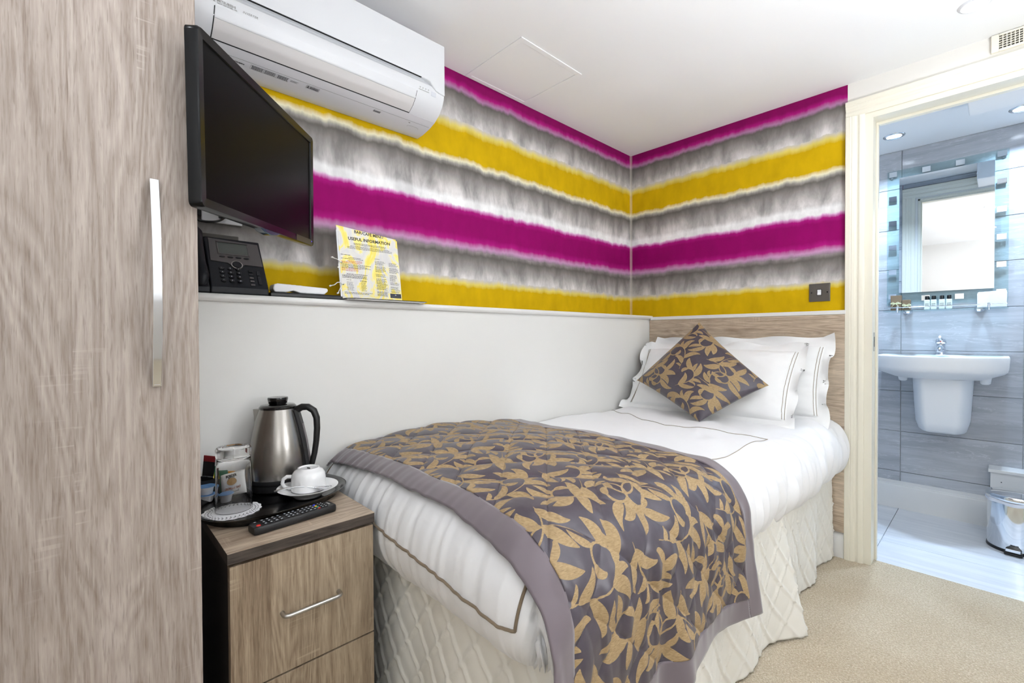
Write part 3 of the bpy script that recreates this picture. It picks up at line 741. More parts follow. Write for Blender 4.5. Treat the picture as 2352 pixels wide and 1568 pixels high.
# ---------------------------------------------------------------- pillows
def pillow(name, label, O, ex, ey, W, Hh, T, fl, seed, lines):
    O, ex, ey = Vector(O), Vector(ex).normalized(), Vector(ey).normalized(); nz = ex.cross(ey).normalized()
    t = thing(name, label, 'pillow', tuple(O - ey * Hh * .5), 0, 'white bed pillows')
    fu, fv = 2 * fl / W, 2 * fl / Hh
    def surf(u, v, side):
        uc, vc = np.clip(np.abs(u), 0, 1), np.clip(np.abs(v), 0, 1)
        tk = T / 2 * (np.clip((1 - uc ** 2.4) * (1 - vc ** 2.4), 0, 1)) ** .48
        ou = np.clip((np.abs(u) - 1) / fu, 0, 1); ov = np.clip((np.abs(v) - 1) / fv, 0, 1); of = np.maximum(ou, ov)
        pin = 1 - .035 * (1 - np.clip(vc, 0, 1) ** 2) * uc ** 6
        rip = of * (.022 * np.sin(v * 6.5 + seed + u * 2) * ou + .016 * np.sin(u * 9 + seed) * ov) + of * .012 * vn(u * 6, v * 6, seed)
        sag = -.018 * np.cos(u * 1.3) * (1 - vc) * 0
        d = side * (tk + .0016) + rip + .006 * vn(u * 5, v * 5, seed + 2) * side * (tk > .01) + .004 * vn(u * 13, v * 9, seed + 3) * (tk > .004)
        x = u * W / 2 * pin; y = v * Hh / 2 + of * ou * .012 * np.sin(v * 9 + seed)
        return np.stack([O[i] + ex[i] * x + ey[i] * y + nz[i] * d for i in range(3)], -1)
    U, V = np.meshgrid(np.linspace(-1 - fu, 1 + fu, 130), np.linspace(-1 - fv, 1 + fv, 90), indexing='ij')
    mb = MB().grid(surf(U, V, 1)); mb.grid(surf(U, V, -1)[::-1])
    o = obj('pillowcase', mb, 'sheet_white', t, smooth=180, fix=False)
    wl_ = o.modifiers.new('weld', 'WELD'); wl_.merge_threshold = .0035
    for (k, a) in lines:
        q = np.linspace(-.98, .98, 90)
        u, v = (np.full_like(q, k), q) if a == 'u' else (q, np.full_like(q, k))
        X = surf(u, v, 1); X = X + np.array([nz[i] * .0008 for i in range(3)])
        obj('stitch_line', MB().tube(X.tolist(), .0012, 6), 'fine_stitch', t, smooth=180)
    return t
pillow('pillow', 'white oxford pillow with wavy flange leaning on the headboard, behind the other', (.665, -.128, .825), (1, -.01, .01), (0, .12, .36), .80, .33, .115, .048, 3, ((.985, 'u'), (1.01, 'u'), (-.99, 'u')))
pillow('pillow', 'plump white oxford pillow in front, with double stitched flange, behind the cushion', (.60, -.245, .812), (1, .0, .0), (0, .24, .345), .76, .36, .155, .046, 5, ((.985, 'u'), (1.012, 'u'), (-.99, 'u'), (-1.015, 'u')))

# ---------------------------------------------------------------- scatter cushion
cu = thing('scatter_cushion', 'mauve and gold leaf damask cushion standing on its corner against the pillows', 'cushion', (.69, -.54, .65))
CT, CB, CL, CR = [np.array(v) for v in ((.540, -.205, 1.110), (.705, -.565, .652), (.290, -.405, .800), (.930, -.375, .818))]
cn = np.cross(CR - CL, CT - CB); cn /= np.linalg.norm(cn)
if cn @ (np.array(CAM) - CT) < 0: cn = -cn
def cush(u, v, side):
    a, b = 2 * u - 1, 2 * v - 1
    pin = .055 * (1 - np.abs(b) ** 2); u2 = .5 + (u - .5) * (1 - pin * np.abs(a) ** 3); v2 = .5 + (v - .5) * (1 - .055 * (1 - np.abs(a) ** 2) * np.abs(b) ** 3)
    P = (1 - u2)[..., None] * (1 - v2)[..., None] * CB + u2[..., None] * (1 - v2)[..., None] * CR + u2[..., None] * v2[..., None] * CT + (1 - u2)[..., None] * v2[..., None] * CL
    tk = .078 * (np.clip((1 - np.abs(a) ** 2.2) * (1 - np.abs(b) ** 2.2), 0, 1)) ** .55 + .003 * vn(u * 9, v * 9, 40) * ((np.abs(a) < .97) & (np.abs(b) < .97))
    return P + (side * tk)[..., None] * cn
U, V = np.meshgrid(np.linspace(0, 1, 180), np.linspace(0, 1, 180), indexing='ij')
for side, nm in ((1, 'front_panel'), (-1, 'back_panel')):
    G = cush(U, V, side); o = obj(nm, MB().grid(G), 'damask', cu, smooth=180, fix=False)
    set_pat(o, (U * .72 - V * .72) * .54 + .14, (U * .72 + V * .72) * .54 + .05)
# ---------------------------------------------------------------- air conditioner
YV, ZV, XV = Vector((0, 1, 0)), Vector((0, 0, 1)), Vector((1, 0, 0))
ac = thing('air_conditioner', 'white wall mounted air conditioner above the television on the striped wall', 'air conditioner', (.1, -1.98, 1.836))
low = [(0, 1.842), (.012, 1.837), (.05, 1.8385), (.10, 1.847), (.135, 1.858), (.165, 1.876), (.185, 1.898), (.196, 1.922), (.199, 1.942), (.197, 1.953), (.186, 1.966), (.180, 2.0), (.180, 2.122), (0, 2.122)]
obj('body', MB().prism(low, 'y', -2.371, -1.585), 'ac_white', ac, smooth=28)
ya, yb = -2.372, -1.584
pan = [(ya, 2.118), (ya, 1.934), (ya + .025, 1.937), (ya + .038, 1.942), (ya + .048, 1.958), (ya + .06, 1.968)]
pan += [(yb - .080, 1.968), (yb - .064, 1.964), (yb - .050, 1.950), (yb - .040, 1.941), (yb - .025, 1.937), (yb, 1.934), (yb, 2.118)]
obj('front_panel', MB().prism(pan, 'x', .182, .2035), 'ac_white', ac, bevel=.004, seg=3)
obj('panel_shadow_gap', box(.1975, .2028, ya + .062, yb - .10, 1.9674, 1.9690), 'ac_dark', ac)
def prof_pt(t):      # point on the lower curve, t in metres from the nose going down and back
    pts = [Vector((.199, 1.942)), Vector((.196, 1.922)), Vector((.185, 1.898)), Vector((.165, 1.876)), Vector((.135, 1.858)), Vector((.10, 1.847)), Vector((.05, 1.8385)), Vector((.012, 1.837))]
    for a, b in zip(pts, pts[1:]):
        L = (b - a).length
        if t <= L or b == pts[-1]:
            d = (b - a) / L; return a + d * t, Vector((-d.y, d.x)) * -1 if False else Vector((-d.y, d.x))
        t -= L
def strip(t0, t1, y0, y1, off, thick, n=10, name='strip', mat='ac_white', **kw):
    inn, out = [], []
    for i in range(n + 1):
        c, nn = prof_pt(t0 + (t1 - t0) * i / n)
        if nn.dot(Vector((1, -1))) < 0: nn = -nn
        out.append((c.x + nn.x * off, c.y + nn.y * off)); inn.append((c.x + nn.x * (off - thick), c.y + nn.y * (off - thick)))
    return obj(name, MB().prism(out + inn[::-1], 'y', y0, y1), mat, ac, smooth=25, **kw)
strip(.022, .050, -2.312, -1.700, .0022, .003, name='upper_flap', mat='ac_white')
strip(.0515, .105, -2.312, -1.700, .0022, .003, name='lower_flap', mat='ac_grey')
strip(.1055, .1095, -2.312, -1.698, .0006, .003, name='outlet_gap', mat='ac_dark')
for y in (-2.3135, -1.6985): strip(.024, .109, y - .0010, y + .0010, .0004, .002, name='flap_gap', mat='ac_dark')
strip(.1095, .1102, -2.366, -1.592, .0012, .002, name='lip', mat='ac_white', n=2)
strip(.142, .143, -2.366, -1.592, .0003, .001, name='joint_line', mat='ac_ink', n=1)
def on_prof(mb, t, y, off=.0006):
    c, nn = prof_pt(t)
    if nn.dot(Vector((1, -1))) < 0: nn = -nn
    n3 = Vector((nn.x, 0, nn.y)); up = n3.cross(YV)
    if up.z < 0: up = -up
    if abs(up.z) < .3 and up.x < 0: up = -up
    return mb.frame((c.x + nn.x * off, y, c.y + nn.y * off), YV, up, n3)
lg = obj('logo', MB(), 'ac_ink', ac) if False else None
rh = MB()
for a in (90, 210, 330):
    d = Vector((math.cos(math.radians(a)), math.sin(math.radians(a)))); e = Vector((-d.y, d.x)); L, Wd = .0066, .0034
    rh.prism([tuple(d * .0004), tuple(d * L * .5 + e * Wd * .55), tuple(d * L), tuple(d * L * .5 - e * Wd * .55)], 'z', 0, .0003)
obj('logo', on_prof(rh, .012, -2.318), 'ac_ink', ac, label='three diamond emblem')
obj('lettering', on_prof(text('MITSUBISHI', .0088, .02, sx=.98), .0125, -2.3085), 'ac_ink', ac, label='grey MITSUBISHI lettering')
obj('lettering', on_prof(text('HEAVY INDUSTRIES, LTD.', .0042, .01), .0172, -2.3085), 'ac_ink', ac)
obj('lettering', on_prof(text('INVERTER', .0082, .0, .25, sx=1.05), .0145, -2.249), 'ac_ink', ac, label='grey INVERTER lettering')
disp = MB()
for k in range(4): disp.box(k * .0115, k * .0115 + .005, .004, .0054, 0, .0003).box(k * .0115 + .001, k * .0115 + .0035, .0005, .0025, 0, .0003)
disp.box(-.003, .040, -.005, -.0032, 0, .0003)
obj('indicator_marks', on_prof(disp, .012, -1.690), 'ac_ink', ac)
obj('receiver_window', on_prof(MB().box(0, .020, -.0075, .0075, 0, .0004), .0155, -1.640), plain('pale_window', (208, 210, 216), .3), ac)
def label_plate(y, t, wd, hh, rows, title):
    mb = MB(); b = .0004
    for (x0, x1, y0, y1) in ((0, wd, 0, b), (0, wd, hh - b, hh), (0, b, 0, hh), (wd - b, wd, 0, hh)): mb.box(x0, x1, y0, y1, 0, .0002)
    for k in range(rows):
        yy = hh * (.12 + .72 * k / rows); x = wd * .28
        while x < wd * .93:
            L = random.uniform(.002, .006); mb.box(x, min(x + L, wd * .95), yy, yy + hh * .35 / rows, 0, .0002); x += L + .001
    mb.prism([(wd * .06, hh * .55), (wd * .22, hh * .55), (wd * .14, hh * .88)], 'z', 0, .0002)
    mb.box(wd * .06, wd * .22, hh * .15, hh * .40, 0, .0002)
    o = obj('warning_label', on_prof(mb, t, y), 'dark_ink', ac)
label_plate(-2.045, .163, .040, .016, 6, 'w'); label_plate(-1.815, .160, .026, .011, 4, 'c')
mb = MB()
for k in range(3):
    x0 = k * .036
    for (a, b_, c, d_) in ((x0, x0 + .035, 0, .0004), (x0, x0 + .035, .0176, .018), (x0, x0 + .0004, 0, .018)): mb.box(a, b_, c, d_, 0, .0002)
    for r in range(6):
        x = x0 + .003
        while x < x0 + .032:
            L = random.uniform(.002, .006); mb.box(x, min(x + L, x0 + .033), .002 + r * .0026, .0032 + r * .0026, 0, .0002); x += L + .0012
mb.box(.112, .135, .012, .0128, 0, .0002).box(.112, .13, .009, .0098, 0, .0002).box(.112, .133, .006, .0068, 0, .0002)
obj('rating_label', on_prof(mb, .166, -2.205), 'dark_ink', ac)
obj('lettering', on_prof(text('MITSUBISHI', .0062, .03), .160, -2.252), 'dark_ink', ac)
obj('fixing_clip', on_prof(MB().lathe([(.004, -.001), (.0035, .0004)], 0, 0, 14, sy=.5), .152, -1.672), 'ac_ink', ac)
pc2 = [(-.012 + .012 * math.cos(a), .010 * math.sin(a) ** .5, .0003) for a in np.linspace(0.02, PI - .02, 16)]
obj('knockout_line', on_prof(MB().tube([(a[0] * 2, a[1], a[2]) for a in pc2], .0004, 5), .176, -1.622), 'ac_ink', ac)

# ---------------------------------------------------------------- television
TL, BL, TR, BR = [Vector(v) for v in ((.662, -2.423, 1.582), (.662, -2.428, 1.272), (.249, -2.076, 1.615), (.244, -2.087, 1.306))]
tc = (TL + BL + TR + BR) / 4; tx = ((TR + BR) - (TL + BL)).normalized(); ty = ((TL + TR) - (BL + BR)); ty = (ty - tx * ty.dot(tx)).normalized()
tz = tx.cross(ty); TW = .5 * ((TR - TL).length + (BR - BL).length); TH = .5 * ((TL - BL).length + (TR - BR).length)
if tz.dot(CAM - tc) < 0: tz = -tz
tv = thing('television', 'black flat screen television angled out from the wall beside the wardrobe', 'television', tuple(tc - ty * TH / 2))
def tvf(mb): return mb.frame(tc, tx, ty, tz)
a, b = TW / 2, TH / 2
bz = .019
fr = MB()
def rrect(a, b, r, n=5, drop=0.0):
    out = []
    for cx, cy, s in ((a - r, b - r, 0), (-a + r, b - r, 1), (-a + r, -b + r, 2), (a - r, -b + r, 3)):
        for k in range(n + 1):
            t = PI / 2 * (s + k / n); out.append((cx + r * math.cos(t), cy + r * math.sin(t)))
    return out
o_, i_ = rrect(a, b, .010), rrect(a - bz, b - bz, .001)
fr.loft([[(x, y, -.022) for x, y in o_], [(x, y, -.004) for x, y in o_], [(x * .992, y * .988, 0) for x, y in o_], [(x * 1.01, y * 1.012, -.001) for x, y in i_], [(x, y, -.005) for x, y in i_]], True, False)
obj('bezel', tvf(fr), 'black_bezel', tv, smooth=40)
obj('screen', tvf(MB().box(-a + bz - .002, a - bz + .002, -b + bz - .002, b - bz + .002, -.006, -.0042)), 'screen', tv)
obj('back_cover', tvf(MB().loft([[(x, y, -.022) for x, y in rrect(a * .97, b * .96, .012)], [(x, y, -.038) for x, y in rrect(a * .80, b * .74, .03)], [(x, y, -.044) for x, y in rrect(a * .6, b * .55, .03)]])), 'black', tv, smooth=40)
cp = [(-.055, -b + .003), (-.03, -b - .006), (0, -b - .009), (.03, -b - .006), (.055, -b + .003)]
obj('chin', tvf(MB().prism(cp, 'z', -.02, -.001)), plain('tv_chin_plastic', (40, 62, 78), .15), tv, smooth=40, bevel=.002)
obj('sticker', tvf(MB().box(a - .125, a - .016, -b + .002, -b + .0175, -.0005, .0003)), plain('tv_sticker', (40, 38, 22), .4), tv)
obj('power_led', tvf(MB().box(a - .0185, a - .0165, -b + .012, -b + .014, -.001, .0006)), 'led', tv)
obj('top_button_slot', tvf(MB().box(.055, .095, b - .004, b + .0006, -.016, -.006)), plain('tv_button_strip', (70, 80, 96), .25), tv)
# hinged wall arm and the lead dropping from the set
arm = thing('tv_wall_bracket', 'dark steel wall bracket carrying the television', 'bracket', (.003, -2.31, 1.46))
obj('wall_plate', box(0, .006, -2.345, -2.285, 1.40, 1.52), 'black', arm, bevel=.001)
ap = tc - tz * .047
obj('arm', MB().tube([(.006, -2.315, 1.46), (.16, -2.36, 1.455), tuple(ap)], .011, 10), 'black', arm, smooth=40)
lead = [(.05, -2.40, 1.44), (.055, -2.375, 1.40), (.055, -2.335, 1.376), (.05, -2.295, 1.378), (.036, -2.270, 1.392), (.024, -2.267, 1.405)]
lp = []
for k in range(len(lead) - 1):
    for t in np.linspace(0, 1, 8, endpoint=False):
        p0, p1, p2, p3 = [Vector(lead[max(0, min(len(lead) - 1, k + j))]) for j in (-1, 0, 1, 2)]
        lp.append(.5 * ((2 * p1) + (p2 - p0) * t + (2 * p0 - 5 * p1 + 4 * p2 - p3) * t * t + (3 * p1 - p0 - 3 * p2 + p3) * t ** 3))
cb = thing('tv_lead', 'black lead looping from the wall socket to the television', 'cable', (.022, -2.268, 1.40))
obj('cable', MB().tube([tuple(p) for p in lp] + [lead[-1]], .0032, 8), 'black', cb, smooth=60)
obj('plug', box(.009, .034, -2.276, -2.258, 1.398, 1.432), 'black', cb, bevel=.003)
so = thing('wall_socket', 'white double wall socket behind the television', 'socket', (0, -2.265, 1.42))
obj('plate', box(0, .009, -2.318, -2.212, 1.385, 1.452), 'white_plastic', so, bevel=.002)
for y in (-2.29, -2.24): obj('rocker', box(.009, .013, y - .006, y + .006, 1.432, 1.445), 'white_plastic', so, bevel=.001)
dp = thing('data_plate', 'grey steel data socket plate with a paper label behind the telephone', 'socket', (0, -2.27, 1.33))
obj('plate', box(0, .007, -2.345, -2.222, 1.25, 1.352), 'dark_steel', dp, bevel=.002)
obj('paper_label', box(.007, .0076, -2.292, -2.253, 1.318, 1.336), 'paper', dp)

# ---------------------------------------------------------------- telephone on the ledge
LZ = 1.1625
ph = thing('desk_telephone', 'charcoal office telephone with grey display on the ledge under the television', 'telephone', (.09, -2.26, LZ))
fb0, ft0 = Vector((.150, 0, 1.186)), Vector((.052, 0, 1.330))
fu = (ft0 - fb0); FL = fu.length; fu.normalize(); fn = YV.cross(fu)
yl, yr = -2.322, -2.178
side = [(.152, LZ), (.154, 1.180), (.150, 1.187), (.052, 1.332), (.040, 1.332), (.030, LZ)]
obj('base', MB().prism(side, 'y', yl, yr), 'phone', ph, bevel=.003)
hs = [(.152, LZ), (.154, 1.178), (.148, 1.184), (.050, 1.322), (.040, 1.322), (.030, LZ)]
obj('cradle', MB().prism(hs, 'y', -2.362, -2.3235), 'phone', ph, bevel=.003)
def pf(mb): return mb.frame((fb0.x + fn.x * .0005, (yl + yr) / 2, fb0.z + fn.z * .0005), YV, fu, fn)
hw = (yr - yl) / 2
obj('handset', MB().tube([(.160, -2.343, 1.185), (.168, -2.343, 1.205), (.140, -2.343, 1.245), (.105, -2.343, 1.30), (.075, -2.343, 1.335), (.060, -2.343, 1.345)], [.012, .016, .0125, .0125, .016, .013], 12), 'phone', ph, smooth=60)
pan = [(-hw + .010, FL * .98), (hw - .006, FL * .94), (hw - .004, FL * .44), (.020, FL * .445), (.012, FL * .40), (-.012, FL * .40), (-.022, FL * .46), (-hw + .008, FL * .49)]
obj('display_panel', pf(MB().prism(pan, 'z', 0, .0025)), 'phone_panel', ph, bevel=.001)
dsp = obj('display', pf(MB().box(-.040, .034, FL * .66, FL * .90, .0025, .0032)), 'lcd', ph)
obj('display_frame', pf(MB().box(-.044, .038, FL * .90, FL * .925, .0025, .005).box(-.044, .038, FL * .635, FL * .66, .0025, .004).box(-.044, -.040, FL * .66, FL * .90, .0025, .004).box(.034, .038, FL * .66, FL * .90, .0025, .004)), 'phone_panel', ph, bevel=.0008)
for k in range(4): obj('soft_key', pf(MB().lathe([(.0075, .002), (.007, .0045)], 0, 0, 14, sy=.35).xf(Matrix.Translation((-.034 + k * .0205, FL * .585, 0)))), 'key', ph, smooth=40)
obj('navigation_ring', pf(MB().lathe([(.0145, .0), (.0145, .0035), (.0125, .004)], 0, 0, 28, True, False).xf(Matrix.Translation((0, FL * .43, 0)))), 'satin_steel', ph, smooth=40)
obj('navigation_key', pf(MB().lathe([(.0122, .002), (.0115, .0055), (.001, .005)], 0, 0, 28).xf(Matrix.Translation((0, FL * .43, 0)))), 'phone', ph, smooth=40)
for r in range(4):
    for c in range(3):
        u, v = -.040 + c * .0205, FL * (.335 - r * .084)
        k = obj('dial_key', pf(MB().lathe([(.0068, 0), (.0066, .003), (.0055, .004), (.001, .0042)], 0, 0, 16, sy=.72).xf(Matrix.Translation((u, v, 0)))), 'key', ph, smooth=40)
        obj('digit', pf(text('123456789*0#'[r * 3 + c], .006, align='CENTER').xf(Matrix.Translation((u, v - .002, .0043)))), 'key_ink', k)
for r in range(5): obj('function_key', pf(MB().box(.026, .037, FL * (.30 - r * .072), FL * (.335 - r * .072), 0, .0028)), 'phone_panel' if r > 1 else 'key', ph, bevel=.001)
obj('mute_key', pf(MB().box(.047, .056, FL * .235, FL * .33, 0, .003)), 'key', ph, bevel=.001)
obj('volume_key', pf(MB().box(.047, .056, FL * .045, FL * .21, 0, .003)), 'key', ph, bevel=.001)

# ---------------------------------------------------------------- other things on the ledge
obj_ = obj('black_folder', MB().box(.03, .150, -2.172, -1.956, LZ, LZ + .010).box(.034, .146, -2.168, -1.96, LZ + .010, LZ + .013), 'black', None, bevel=.002)
tag(obj_, 'flat black folder lying on the ledge under the white remote', 'folder')
rm = thing('white_remote', 'slim white remote control resting on the black folder beside the telephone', 'remote control', (.12, -2.08, LZ + .0135))
pr = [(-2.163, LZ + .022), (-2.160, LZ + .036), (-2.150, LZ + .0395), (-2.004, LZ + .034), (-2.000, LZ + .031), (-2.000, LZ + .024), (-2.012, LZ + .0135), (-2.085, LZ + .0135), (-2.105, LZ + .020), (-2.125, LZ + .0140), (-2.158, LZ + .0135)]
obj('case', MB().prism(pr, 'x', .098, .140), 'white_plastic', rm, bevel=.003)
for k in range(3): obj('button', box(.108, .130, -2.12 + k * .016, -2.110 + k * .016, LZ + .0365 - k * .0006, LZ + .0395 - k * .0006), 'white_plastic', rm, bevel=.001)
fo = thing('navy_brochure', 'dark navy glossy brochure lying under the yellow card and overhanging the ledge', 'brochure', (.1, -1.80, LZ))
obj('cover', MB().prism([(.02, -1.952), (.166, -1.952), (.188, -1.93), (.186, -1.66), (.176, -1.650), (.02, -1.650)], 'z', LZ + .0035, LZ + .0050), 'folder', fo)
obj('pages', MB().prism([(.02, -1.948), (.164, -1.948), (.183, -1.926), (.181, -1.662), (.02, -1.656)], 'z', LZ, LZ + .0033), 'paper', fo)

ic = thing('information_card', 'yellow laminated USEFUL INFORMATION card tied with white cord, standing on the ledge', 'card', (.12, -1.84, LZ + .005))
io = Vector((.138, -1.951, LZ + .0055)); iu = Vector((-.16, 0, 1)).normalized(); iv = Vector((-.0, 1, 0)); inn = iv.cross(iu)
def cf(mb, d=0.0): return mb.frame(io + inn * d, iv, iu, inn)
CWd, CH = .2195, .236
obj('back_sheet', cf(MB().prism([(-.002, 0), (CWd - .004, 0), (CWd - .003, .232), (-.003, .252)], 'z', -.004, -.003)), 'card', ic, label='yellow sheet behind headed BAR/CAFE')
obj('front_sheet', cf(MB().prism([(0, 0), (CWd, 0), (CWd, .226), (0, .230)], 'z', -.0010, -.0002)), 'card', ic)
obj('sleeve', cf(MB().prism([(-.006, -.001), (-.001, -.001), (-.001, .232), (-.006, .234)], 'z', -.003, .0006)), plain('clear_sleeve_edge', (226, 226, 228), .2), ic)
obj('heading', cf(text('BAR/CAFÉ MENU', .0145, .018, align='LEFT').xf(Matrix.Rotation(-.06, 4, 'Z')).xf(Matrix.Translation((.058, .2335, 0))), -.0029), 'dark_ink', ic)
obj('heading', cf(text('USEFUL INFORMATION', .0150, .022, align='CENTER', sx=1.0).xf(Matrix.Translation((.112, .2055, 0)))), 'dark_ink', ic, label='bold USEFUL INFORMATION heading')
def para(x0, x1, y, rows, hh=.0013, pitch=.0036, center=False, jag=.25):
    mb = MB()
    for r in range(rows):
        a = x0; e = x1 - random.uniform(0, jag) * (x1 - x0)
        if center: dlt = random.uniform(0, jag / 2) * (x1 - x0); a, e = x0 + dlt, x1 - dlt
        while a < e:
            L = random.uniform(.002, .009); mb.box(a, min(a + L, e), y - r * pitch, y - r * pitch + hh, 0, .00015); a += L + .0012
    return mb
tx_ = [(.033, .190, .1945, 2, .0014, .0042, True), (.026, .198, .1838, 3, .0014, .0042, True), (.004, .045, .150, 1, .0016, .004), (.03, .085, .1415, 1, .0014, .004), (.004, .095, .137, 1, .0014, .004),
       (.004, .110, .1175, 4, .0013, .0037), (.02, .095, .0840, 1, .0017, .004), (.004, .108, .0800, 4, .0013, .0030), (.018, .034, .064, 1, .0014, .003), (.018, .042, .056, 7, .0012, .0045), (.065, .090, .064, 2, .0013, .003), (.068, .088, .056, 7, .0012, .0045), (.008, .108, .021, 2, .0013, .004),
       (.125, .145, .147, 1, .0016, .004), (.125, .165, .139, 4, .0013, .0040), (.125, .165, .120, 6, .0013, .0037), (.125, .165, .092, 3, .0013, .0040), (.125, .168, .076, 13, .0012, .0032), (.125, .168, .030, 6, .0012, .0030),
       (.178, .216, .137, 4, .0012, .0036), (.178, .216, .119, 6, .0012, .0034), (.178, .205, .093, 7, .0012, .0034), (.178, .216, .066, 3, .0012, .0036), (.178, .216, .050, 4, .0012, .0036), (.178, .216, .034, 2, .0012, .0034)]
for a_ in tx_: obj('text_block', cf(para(*a_[:6], center=(len(a_) > 6))), 'dark_ink', ic)
for a_ in ((.025, .09, .130, 1, .0016, .004), (.004, .085, .1260, 2, .0014, .0038), (.004, .075, .1040, 3, .0014, .0040)): obj('text_block', cf(para(*a_)), 'red_ink', ic, label='red printed lines')
bp = obj('logo_panel', cf(MB().box(.174, .2165, .0105, .0265, 0, .0002)), 'folder', ic, label='small navy logo panel')
obj('logo_mark', cf(MB().box(.193, .1945, .0195, .0235, .0002, .0003).box(.196, .1975, .0195, .0235, .0002, .0003)), 'key_ink', bp)
obj('logo_line', cf(para(.178, .214, .0135, 1, .0016)), 'key_ink', bp)
for v_ in (.0 + .123, .048):
    obj('eyelet', cf(MB().lathe([(.0028, 0), (.0028, .0006)], 0, 0, 12).xf(Matrix.Translation((.005, v_, 0)))), 'ac_dark', ic)
def cord_pts(L): return [tuple(io + iv * a + iu * b + inn * c) for a, b, c in L]
for L in ([(.005, .123, .002), (-.004, .126, .004), (-.012, .131, .003), (-.018, .133, .001), (-.026, .136, .002)], [(.005, .123, .002), (-.005, .121, .005), (-.008, .114, .004), (-.006, .105, 0)],
          [(.005, .048, .002), (-.008, .052, .006), (-.018, .050, .008), (-.028, .041, .008), (-.040, .038, .006)], [(.005, .048, .002), (-.009, .046, .007), (-.008, .036, .010), (-.014, .024, .011), (-.019, .014, .010)]):
    c_ = obj('cord', MB().tube(cord_pts(L), .0015, 7), 'cord', ic, smooth=60)
    e_ = L[-1]; obj('knot', MB().tube(cord_pts([(e_[0] + .003, e_[1] + .001, e_[2]), e_, (e_[0] - .004, e_[1] - .002, e_[2])]), [.0018, .003, .0022], 8), 'cord', c_, smooth=60)
# ---------------------------------------------------------------- tea tray on the bedside cabinet
ZT = ZN
td = Vector((-.26, .966, 0)).normalized(); tw = Vector((td.y, -td.x, 0)); tcn = Vector((.322, -2.222, 0))
def oval(a, b, z, n=64, e=2.6):
    out = []
    for k in range(n):
        t = 2 * PI * k / n; c, s = math.cos(t), math.sin(t)
        p = tcn + td * a * math.copysign(abs(c) ** (2 / e), c) + tw * b * math.copysign(abs(s) ** (2 / e), s); out.append((p.x, p.y, z))
    return out
tray = thing('tea_tray', 'black oval plastic tea tray on the bedside cabinet', 'tray', (tcn.x, tcn.y, ZT))
A0, B0 = .160, .124
obj('dish', MB().loft([oval(A0, B0, ZT + .0005), oval(A0 + .004, B0 + .004, ZT + .014), oval(A0 + .020, B0 + .020, ZT + .021), oval(A0 + .0225, B0 + .0225, ZT + .0245), oval(A0 + .019, B0 + .019, ZT + .0245), oval(A0 + .002, B0 + .002, ZT + .0165), oval(A0 - .004, B0 - .004, ZT + .009)]), 'black_gloss', tray, smooth=40)
TZ = ZT + .0095

kx, ky, kz = .226, -2.178, TZ
hd = Vector((.62, .785, 0)).normalized()
kt = thing('kettle', 'brushed steel electric kettle with black lid and handle on the tea tray', 'kettle', (kx, ky, kz))
obj('power_base', MB().lathe([(.070, kz), (.075, kz + .004), (.075, kz + .020), (.071, kz + .024)], kx, ky, 48), 'black', kt, smooth=40)
kb = kz + .025
body = [(.074, kb), (.0770, kb + .003), (.0775, kb + .012), (.0765, kb + .035), (.0735, kb + .080), (.0655, kb + .125), (.0560, kb + .165), (.0490, kb + .190), (.0470, kb + .197)]
obj('body', MB().lathe(body, kx, ky, 64), 'brushed', kt, smooth=50)
obj('bottom_ring', MB().lathe([(.0772, kb - .001), (.0785, kb + .004), (.0777, kb + .010)], kx, ky, 48, False, False), 'black', kt, smooth=50)
kl = kb + .197
lid = obj('lid', MB().lathe([(.0475, kl - .001), (.0478, kl + .004), (.043, kl + .009), (.030, kl + .011)], kx, ky, 48), 'black_gloss', kt, smooth=40)
obj('lid_knob', MB().lathe([(.020, kl + .010), (.0235, kl + .013), (.0265, kl + .026), (.0255, kl + .030), (.001, kl + .0305)], kx, ky, 40), 'black_gloss', lid, smooth=40)
C0 = Vector((kx, ky, 0))
def kp(r, z, side=0.0): p = C0 + hd * r + Vector((-hd.y, hd.x, 0)) * side; return (p.x, p.y, z)
hpath = [(.046, kl - .014), (.052, kl - .006), (.066, kl + .001), (.082, kl + .001), (.098, kl - .010), (.1055, kl - .030), (.1065, kl - .060), (.104, kl - .095), (.099, kl - .130), (.092, kl - .158), (.083, kl - .180), (.076, kl - .190)]
obj('handle', MB().tube([kp(r, z) for r, z in hpath], [.013, .0125, .0115, .011, .011, .0105, .010, .0095, .009, .009, .009, .010], 14, .85), 'black', kt, smooth=70)
sp_ = [(.047, kl - .006), (.058, kl - .045), (.068, kl - .090), (.076, kl - .140), (.080, kl - .178)]
rings = []
for r, z in sp_: rings.append([kp(r - .014, z, -.017), kp(r + .003, z, -.0165), kp(r + .009, z, -.009), kp(r + .009, z, .009), kp(r + .003, z, .0165), kp(r - .014, z, .017)])
hs_ = obj('handle_spine', MB().loft(rings), 'black', kt, smooth=35)
rg = [[kp(r + .0085, z, -.005), kp(r + .0105, z, -.005), kp(r + .0105, z, .005), kp(r + .0085, z, .005)] for r, z in sp_[1:]]
obj('water_gauge', MB().loft(rg), plain('smoky_gauge', (120, 112, 116), .15), hs_)
spt = MB().loft([[kp(-.040, kl - .002, -.018), kp(-.040, kl - .002, .018), kp(-.066, kl - .003, .003), kp(-.066, kl - .003, -.003)], [kp(-.044, kl - .020, -.016), kp(-.044, kl - .020, .016), kp(-.064, kl - .022, .003), kp(-.064, kl - .022, -.003)], [kp(-.052, kl - .058, -.007), kp(-.052, kl - .058, .007), kp(-.0615, kl - .055, .001), kp(-.0615, kl - .055, -.001)]])
obj('spout', spt, 'brushed', kt, smooth=30)

